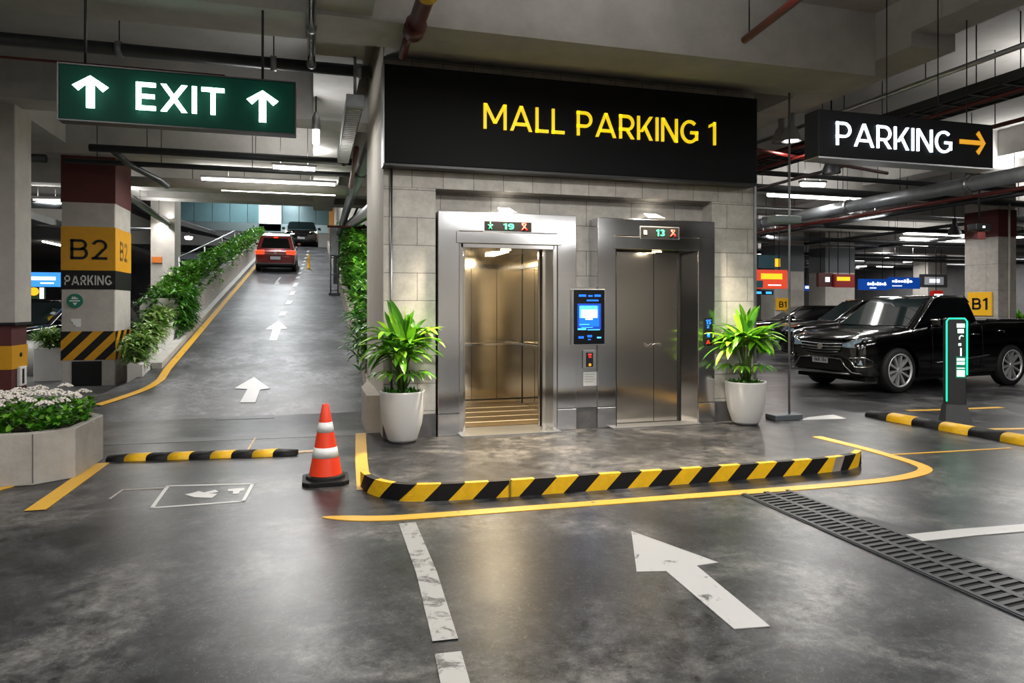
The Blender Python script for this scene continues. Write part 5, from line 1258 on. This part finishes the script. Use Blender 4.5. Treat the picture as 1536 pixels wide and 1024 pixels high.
def wheel(par, x, side, hw, r, rim_r, spokes=10, w=.22):
    y = side * (hw - w); yo = side * hw
    o = MB(); pr = [(rim_r, 0), (rim_r + .02, 0), (r - .03, .0), (r, .03), (r, w - .03), (r - .03, w), (rim_r, w)]
    n = 40; vs = []; fs = []
    for rr, dy in pr:
        for k in range(n): g = 2 * PI * k / n; vs.append((x + rr * math.cos(g), y + side * dy, r + rr * math.sin(g)))
    for i in range(len(pr) - 1):
        for k in range(n): k2 = (k + 1) % n; fs.append((i * n + k, i * n + k2, (i + 1) * n + k2, (i + 1) * n + k))
    o.add(vs, fs, 0, True); ty = o.build('wheel', M_tyre, par, world=False)
    d = MB(); d.tube([(x, yo - side * .12, r), (x, yo - side * .06, r)], rim_r * .99, 32); d.build('rim_barrel', M_rimd, ty, world=False)
    q = MB(); n = 40; vs = []; fs = []
    for rr, dy in ((rim_r, .0), (rim_r, .012), (rim_r * .92, .012), (rim_r * .90, -.02)):
        for k in range(n): g = 2 * PI * k / n; vs.append((x + rr * math.cos(g), yo + side * (dy - .01), r + rr * math.sin(g)))
    for i in range(3):
        for k in range(n): k2 = (k + 1) % n; fs.append((i * n + k, i * n + k2, (i + 1) * n + k2, (i + 1) * n + k))
    q.add(vs, fs, 0, True)
    for s in range(spokes):
        g = 2 * PI * s / spokes + .15; c, si = math.cos(g), math.sin(g); t0, t1 = rim_r * .12, rim_r * .93
        ta, tb = .014, .022
        P = lambda rr, tt, yy: (x + rr * c - tt * si, yy, r + rr * si + tt * c)
        y1 = yo - side * .025; y2 = yo - side * .07
        vs = [P(t0, -ta, y1), P(t1, -tb, y1 + side * .012), P(t1, tb, y1 + side * .012), P(t0, ta, y1), P(t0, -ta, y2), P(t1, -tb, y2), P(t1, tb, y2), P(t0, ta, y2)]
        q.add(vs, [(0, 1, 2, 3), (7, 6, 5, 4), (0, 4, 5, 1), (3, 2, 6, 7), (1, 5, 6, 2), (0, 3, 7, 4)])
    q.tube([(x, yo - side * .07, r), (x, yo - side * .012, r)], rim_r * .17, 14)
    q.build('rim', M_rim, ty, world=False)
def lerp(a, b, t): return tuple(a[i] + (b[i] - a[i]) * t for i in range(3))
def bil(q, u, v): return Vector(lerp(lerp(q[0], q[1], u), lerp(q[3], q[2], u), v))
def pane(name, q, poly, m, par, off=.006, th=.004):
    P = [bil(q, u, v) for u, v in poly]; nrm = (P[1] - P[0]).cross(P[-1] - P[0]).normalized()
    return MB().prism([p + nrm * off for p in P], nrm * th).build(name, m, par, world=False)
def greenhouse(par, m, xb0, xt0, xt1, xb1, zb, zt, wb, wt, zb1=None):
    """tapered cabin; returns quads windshield, right(-y), left(+y), rear ordered so that normals face outward"""
    zb1 = zb1 or zb; B = {}
    for s, n in ((-1, 'r'), (1, 'l')):
        B[n] = [(xb0, s * wb, zb), (xt0, s * wt, zt), (xt1, s * wt, zt), (xb1, s * wb, zb1)]
    r, l = B['r'], B['l']
    vs = r + l; b = MB()
    b.add(vs, [(0, 1, 2, 3)[::-1], (4, 5, 6, 7), (0, 4, 5, 1)[::-1], (1, 5, 6, 2)[::-1], (2, 6, 7, 3)[::-1], (3, 7, 4, 0)[::-1]], 0, False)
    bm_o = b.build('cabin', m, par, world=False)
    bm = bmesh.new(); bm.from_mesh(bm_o.data); bmesh.ops.recalc_face_normals(bm, faces=bm.faces)
    bmesh.ops.bevel(bm, geom=bm.edges[:], offset=.07, segments=4, affect='EDGES', profile=.5)
    for f in bm.faces: f.smooth = True
    for e in bm.edges: e.smooth = e.calc_face_angle(0) < .5
    bm.to_mesh(bm_o.data); bm.free()
    return dict(front=[l[0], r[0], r[1], l[1]], right=[r[0], r[3], r[2], r[1]], left=[l[3], l[0], l[1], l[2]], rear=[r[3], l[3], l[2], r[2]])
def plate(par, name, x, y0, y1, z0, z1, m=None):
    o = bx((min(x, x + .012), y0, z0), (max(x, x + .012), y1, z1)).build(name, m or mat('number_plate', '#b9bcc0', .4), par, world=False)
    return o
# ---- black pickup
M_blk = mat('car_paint_black', '#020203', .1, 0, coat=1., spec=.6)
t = thing('pickup_truck', 'shiny black pickup truck parked at the right before the B1 pillar', 'pickup truck', (0, 0, 0), 0)
FWp = Vector((9.66, 9.56)); yaw = math.radians(6)
WX, HWT = .86, .90
dv = Vector((math.cos(yaw), math.sin(yaw))); lv_ = Vector((-dv.y, dv.x))
org = FWp - dv * WX + lv_ * HWT
t.location = (org.x, org.y, 0); t.rotation_euler = (0, 0, yaw)
R1 = .385
W2 = WX + 2.92; LT = W2 + 1.15
tab = [(0.0, .36, .80, .62, .0), (.04, .30, .90, .72, .0), (.14, .26, .97, .81, .01), (.35, .24, 1.01, .875, .02), (.8, .24, 1.06, .90, .03), (1.35, .24, 1.12, .90, .03), (1.75, .24, 1.16, .90, .01), (3.0, .24, 1.20, .90, .0), (3.3, .24, 1.22, .90, .0), (W2 + .6, .26, 1.22, .90, .0), (LT - .05, .32, 1.2, .87, .0), (LT, .4, 1.12, .84, .0)]
car_body(tab, (WX, W2), .45, R1, 'body', M_blk, t)
for x in (WX, W2):
    for s in (-1, 1): wheel(t, x, s, HWT - .01, R1, .29)
g = greenhouse(t, M_blk, 1.12, 1.98, 2.88, 3.02, 1.06, 1.68, .83, .64)
pane('windscreen', g['front'], ((.05, .12), (.95, .12), (.93, .9), (.07, .9)), M_glass2, t)
for k in ('right', 'left'):
    if k == 'right': pl = ((.10, .16), (.86, .2), (.84, .86), (.26, .86))
    else: pl = ((.14, .2), (.90, .16), (.74, .86), (.16, .86))
    pane('side_window', g[k], pl, M_glass, t)
q = g['right']; b = MB(); b.tube([bil(q, .04, .04) + Vector((0, -.02, 0)), bil(q, .05, .5) + Vector((-.0, -.02, 0)), bil(q, .05, .9) + Vector((0, -.015, .0)), bil(q, .2, .99) + Vector((0, -.01, .0)), bil(q, .88, .99) + Vector((0, -.01, .0)), bil(q, .95, .8) + Vector((0, -.02, 0))], .011, 6); b.build('window_trim', M_chrome, t, world=False)
pane('rear_window', g['rear'], ((.12, .25), (.88, .25), (.84, .85), (.16, .85)), M_glass, t)
bx((3.02, -.80, 1.19), (LT - .1, .80, 1.235)).build('bed_cover', mat('bed_black', '#0a0a0b', .5), t, world=False, bevel=.01)
MB().tube([(3.1, -.865, 1.235), (LT - .1, -.85, 1.225)], .018, 8).build('bed_rail', M_blk, t, world=False)
# front: headlights, grille, bumper
def nose_pts(row):  # (y, z) -> x on the rounded nose, slightly proud
    out = []
    for y, z in row:
        # find x where the half width at this height covers y
        x = 0.0
        while x < 1.2:
            zb_, zt_, hw_, cr2 = cmr(tab, x)
            if abs(y) <= hw_ * (.985 if z < zt_ - .15 else .93) and z <= zt_ - .0: break
            x += .005
        out.append(Vector((x - .012, y, z)))
    return out
def nose_patch(name, top, bot, m, th=.02, par=t):
    T_ = nose_pts(top); B_ = nose_pts(bot); n = len(T_); b = MB(); vs = []
    for p, q in zip(T_, B_):
        vs += [p, q, p + Vector((.03, 0, 0)), q + Vector((.03, 0, 0))]
    fs = []
    for i in range(n - 1):
        a, c = 4 * i, 4 * i + 4; fs += [(a, c, c + 1, a + 1), (a, a + 2, c + 2, c), (a + 1, c + 1, c + 3, a + 3)]
    b.add(vs, fs, 0, False); return b.build(name, m, par, world=False)
M_hl = mat('headlight_glass', '#8fa3ad', .08, .6, spec=.9, emit=.12, ecol='#bcd8e8')
for s in (-1, 1):
    top = [(s * y, z) for y, z in ((.46, .84), (.56, .87), (.66, .90), (.74, .93), (.80, .955), (.835, .96))]
    bot = [(s * y, z) for y, z in ((.46, .80), (.56, .785), (.66, .79), (.74, .82), (.80, .87), (.835, .93))]
    hl_ = nose_patch('headlight', top, bot, M_hl)
    T_ = nose_pts(top); MB().tube([p + Vector((-.01, 0, .004)) for p in T_], .008, 6).build('headlight_trim', M_chrome, hl_, world=False)
    B_ = nose_pts(bot); MB().tube([p + Vector((-.01, 0, -.004)) for p in B_], .006, 6).build('headlight_trim', M_chrome, hl_, world=False)
nose_patch('grille', [(y, .87) for y in (-.48, -.3, -.1, .1, .3, .48)], [(y, z) for y, z in ((-.42, .70), (-.3, .66), (-.1, .64), (.1, .64), (.3, .66), (.42, .70))], M_pit)
for z, w in ((.845, .46), (.795, .45), (.745, .43), (.70, .38)):
    pts = nose_pts([(y, z - .02 * (1 - (y / w) ** 2)) for y in (-w, -w * .5, 0, w * .5, w)]); MB().tube([p + Vector((-.018, 0, 0)) for p in pts], .009, 6).build('grille_bar', M_alu, t, world=False)
e = nose_pts([(0, .78)])[0]
MB().tube([e + Vector((-.01, 0, 0)), e + Vector((-.035, 0, 0))], .055, 20).build('badge', M_chrome, t, world=False)
def nline(name, pts, r, m): 
    P = nose_pts(pts); return MB().tube([p + Vector((-.02, 0, 0)) for p in P], r, 6).build(name, m, t, world=False)
nose_patch('lower_grille', [(y, .56) for y in (-.5, -.25, 0, .25, .5)], [(y, .38) for y in (-.52, -.25, 0, .25, .52)], M_pit)
nline('bumper_trim', [(-.78, .34), (-.66, .36), (-.54, .46), (-.46, .575), (-.2, .59), (.2, .59), (.46, .575), (.54, .46), (.66, .36), (.78, .34)], .016, M_chrome)
nline('bumper_trim', [(-.62, .335), (-.3, .33), (0, .33), (.3, .33), (.62, .335)], .018, M_alu)
for s in (-1, 1):
    nline('fog_lamp_trim', [(s * .60, .60), (s * .70, .61), (s * .80, .62), (s * .84, .57), (s * .86, .47), (s * .78, .455), (s * .70, .46), (s * .66, .53), (s * .60, .60)], .012, M_chrome)
    nose_patch('fog_lamp', [(s * y, z) for y, z in ((.69, .56), (.76, .57), (.82, .56))], [(s * y, z) for y, z in ((.72, .50), (.77, .49), (.83, .50))], M_hl)
pe = nose_pts([(0, .5)])[0].x - .03
pp_ = bx((pe, -.17, .49), (pe + .012, .17, .6)).build('number_plate', mat('number_plate', '#b9bcc0', .4), t, world=False)
b = MB()
for k, w in enumerate((.04, .035, .012, .04, .05, .03)): b.box((pe - .003, -.14 + k * .047, .515), (pe, -.14 + k * .047 + w * .75, .575 if k % 2 else .56))
b.build('plate_characters', mat('plate_ink', '#4a4c50', .5), pp_, world=False)
# mirrors, door line, handle, side trim
for s in (-1, 1):
    mbb = MB(); c0 = Vector((1.62, s * .98, 1.20)); bm_ = MB(); bm_.box((1.55, min(s * .90, s * 1.08), 1.13), (1.70, max(s * .90, s * 1.08), 1.27)); o = bm_.build('mirror', M_blk, t, world=False, bevel=.04, seg=4)
    MB().box((1.54, min(s * .92, s * 1.06), 1.24), (1.68, max(s * .92, s * 1.06), 1.25)).build('mirror_trim', M_alu, o, world=False)
    MB().tube([(1.66, s * .8, 1.12), (1.63, s * .93, 1.17)], .025, 6).build('mirror_arm', M_blk, o, world=False)
b = MB()
for x in (1.62, 2.92): b.tube([(x, -.906, .34), (x, -.911, .7), (x, -.9, 1.02), (x + .02, -.87, 1.13)], .004, 4)
b.build('door_gap', M_pit, t, world=False)
MB().tube([(1.72, -.912, .50), (2.3, -.918, .53), (3.1, -.916, .60)], .007, 6).build('side_moulding', M_alu, t, world=False)
MB().tube([(2.62, -.90, .98), (2.66, -.93, .985), (2.80, -.93, .985), (2.84, -.90, .98)], .011, 6).build('door_handle', M_chrome, t, world=False)
MB().tube([(3.35, -.90, 1.03), (3.4, -.915, 1.045), (3.5, -.915, 1.03), (3.5, -.91, .99)], .007, 6).build('fuel_flap_edge', M_chrome, t, world=False)
bx((.2, -.75, .2), (LT - .3, .75, .4)).build('underbody', M_pit, t, world=False)

M_hlon = mat('headlight_lit', '#ffffff', .2, emit=3, ecol='#fff2dc')
# ---- generic closed car
def closed_car(name, label, cat, loc, yaw, paint, L=4.5, W=.89, hood=1.0, roof=1.62, suv=True, detail='front', lights=False):
    t = thing(name, label, cat, loc, yaw)
    tz = .92 if suv else .82
    tab = [(0.0, .36, hood - .32, W * .72, .0), (.05, .30, hood - .2, W * .84, .0), (.2, .26, hood - .1, W * .93, .01), (.5, .24, hood - .03, W * .985, .02), (1.1, .24, hood + .03, W, .03), (1.5, .24, hood + .08, W, 0), (L - .9, .25, hood + .1, W, 0), (L - .25, .3, hood + .06, W * .96, 0), (L - .06, .34, hood - .0, W * .92, 0), (L, .4, hood - .1, W * .86, 0)]
    r = .35; wf, wb = .85, L - .85
    car_body(tab, (wf, wb), r + .055, r, 'body', paint, t)
    for x in (wf, wb):
        for s in (-1, 1): wheel(t, x, s, W - .01, r, .235)
    xe = L - .12 if suv else L - .55
    g = greenhouse(t, paint, 1.2, 2.0, L - (.6 if suv else 1.2), xe, hood - .02, roof, W - .07, W - .24)
    pane('windscreen', g['front'], ((.06, .12), (.94, .12), (.92, .9), (.08, .9)), M_glass2, t)
    pane('rear_window', g['rear'], ((.10, .2), (.90, .2), (.88, .86), (.12, .86)), M_glass, t)
    for k in ('right', 'left'):
        f = (lambda P: P) if k == 'right' else (lambda P: [(1 - u, v) for u, v in P][::-1])
        for P in ([(.12, .18), (.46, .18), (.46, .86), (.26, .86)], [(.50, .18), (.80, .18), (.78, .86), (.50, .86)]): pane('side_window', g[k], f(P), M_glass, t)
    for s in (-1, 1):
        o = MB().box((1.55, min(s * (W - .02), s * (W + .14)), hood + .08), (1.67, max(s * (W - .02), s * (W + .14)), hood + .19)).build('mirror', paint, t, world=False, bevel=.03, seg=3)
        MB().prism([(.03, s * W * .5, hood - .30), (.12, s * W * .86, hood - .26), (.24, s * W * .93, hood - .22), (.24, s * W * .93, hood - .34), (.05, s * W * .6, hood - .38)], (0, 0, .09)).build('headlight', (M_hlon if lights else M_hl), t, world=False)
        MB().box((L - .16, min(s * W * .52, s * W * .95), hood - .16), (L + .015, max(s * W * .52, s * W * .95), hood + .03)).build('tail_light', mat('tail_red', '#b01208', .3, emit=2.2, ecol='#ff3a14') if detail == 'rear' else mat('tail_off', '#4a0c08', .3), t, world=False, bevel=.02)
    bx((-.012, -.34, hood - .46), (.05, .34, hood - .30)).build('grille', M_pit, t, world=False)
    bx((-.02, -.2, .42), (.02, .2, .52)).build('number_plate', mat('number_plate'), t, world=False)
    bx((.3, -W + .15, .2), (L - .3, W - .15, .4)).build('underbody', M_pit, t, world=False)
    return t, g
M_silver = mat('car_paint_silver', '#8d9093', .3, .6, coat=.8)
M_redp = mat('car_paint_red', '#6c0f12', .28, .25, coat=1.)
# red SUV climbing the ramp, seen from behind
RL = 4.4
a_ = onR(389, 406); c_ = onR(438, 406); yb_ = (a_.y + c_.y) / 2; xm = onR(414, 406).x
slope = math.atan(RK)
t, g = closed_car('red_car', 'red car climbing the ramp with glowing tail lights', 'car', (0, 0, 0), 0, M_redp, L=RL, W=.90, hood=.98, roof=1.62, detail='rear')
# car local x runs front -> rear; front points up the ramp (+Y)
Rm = Matrix.Rotation(slope, 4, 'X') @ Matrix.Rotation(-PI / 2, 4, 'Z')
rearw = Vector((xm + .02, yb_, rz(yb_)))
SCR = .86; t.scale = (SCR, SCR, SCR); t.rotation_euler = Rm.to_euler(); t.location = rearw - (Rm @ Vector(((RL - .85) * SCR, 0, 0)))
W = .90
bx((RL - .01, -.28, .58), (RL + .025, .28, .78)).build('rear_plate_recess', mat('recess_red', '#3a0a0b', .4), t, world=False)
pp_ = bx((RL + .02, -.22, .60), (RL + .035, .22, .74)).build('rear_number_plate', mat('number_plate'), t, world=False)
bx((RL - .06, -.80, .32), (RL + .03, .80, .44)).build('rear_bumper', M_black, t, world=False, bevel=.03)
bx((RL - .03, -.78, .84), (RL + .02, .78, .86)).build('chrome_strip', M_chrome, t, world=False)
bx((RL - .60, -.09, 1.54), (RL - .50, .09, 1.58)).build('brake_light', mat('tail_red'), t, world=False)
MB().tube([(RL + .02, 0, .90), (RL + .035, 0, .90)], .05, 14).build('badge', M_chrome, t, world=False)
bx((2.0, -.62, 1.60), (RL - .6, .62, 1.645)).build('roof_panel', M_silver, t, world=False, bevel=.02)
# dark car at the crest facing down
t, g = closed_car('black_car', 'black car facing down at the crest of the ramp beyond the red car', 'car', (0, 0, 0), 0, M_blk, L=4.5, W=.92, hood=1.02, roof=1.62, lights=True)
p = onY(452, 372, 45.0); t.location = (p.x, 43.9, 5.06); t.rotation_euler = (0, 0, PI / 2); t.scale = (1.1, 1.1, 1.12)
# silver tangle of shapes left of it: parked scooter-like silver car nose
t, g = closed_car('silver_car', 'silver car half hidden behind the red car at the crest', 'car', (0, 0, 0), 0, M_silver, L=4.2, W=.85, hood=.95, roof=1.5, suv=False)
p = onY(404, 370, 48.5); t.location = (p.x, 48.7, 5.05); t.rotation_euler = (0, 0, PI / 2 + .3)
# hall cars behind the pickup
t, g = closed_car('black_suv', 'black car parked behind the pickup, roof just left of the pickup windscreen', 'car', (12.3, 16.4, 0), math.radians(-24), M_blk, L=4.7, W=.93, hood=1.04, roof=1.66)
t, g = closed_car('black_hatchback', 'black hatchback left of the two dark cars behind the pickup', 'car', (13.6, 20.3, 0), math.radians(-24), M_blk, L=4.3, W=.88, hood=.98, roof=1.5)
t, g = closed_car('silver_car', 'silver car seen behind the palm right of the lift wall', 'car', (12.2, 24.6, 0), math.radians(-24), M_silver, L=4.3, W=.86, hood=.95, roof=1.48, suv=False)
t, g = closed_car('black_suv', 'black car partly hidden between the left pillars', 'car', (-7.2, 17.6, 0), math.radians(60), M_blk, L=4.6, W=.92, hood=1.02, roof=1.62)
t, g = closed_car('dark_car', 'dark car with lights in the shade behind the B2 pillar', 'car', (-8.5, 30, 0), math.radians(80), M_blk, L=4.6, W=.92, hood=1.02, roof=1.62, detail='rear')

# ================================================================== CAMERA, WORLD, VIEW
cd = bpy.data.cameras.new('camera'); cam = bpy.data.objects.new('camera', cd); C.objects.link(cam); S.camera = cam
cam.location = (0, 0, H); cam.rotation_euler = (PI / 2, 0, -YAW)
cd.sensor_width = 36; cd.lens = 36 * F / 1536; cd.shift_y = (458 - 512) / 1536; cd.clip_start = .05; cd.clip_end = 200
w = bpy.data.worlds.new('world'); S.world = w; w.use_nodes = True
w.node_tree.nodes['Background'].inputs[0].default_value = (.8, .88, 1, 1); w.node_tree.nodes['Background'].inputs[1].default_value = .25
S.view_settings.view_transform = 'Standard'; S.view_settings.look = 'None'; S.view_settings.exposure = 0.0; S.view_settings.gamma = 1; S.view_settings.use_curve_mapping = False
S.cycles.use_denoising = True
S.cycles.max_bounces = 7; S.cycles.diffuse_bounces = 4; S.cycles.glossy_bounces = 4; S.cycles.sample_clamp_indirect = 6
S.cycles.caustics_reflective = False; S.cycles.caustics_refractive = False
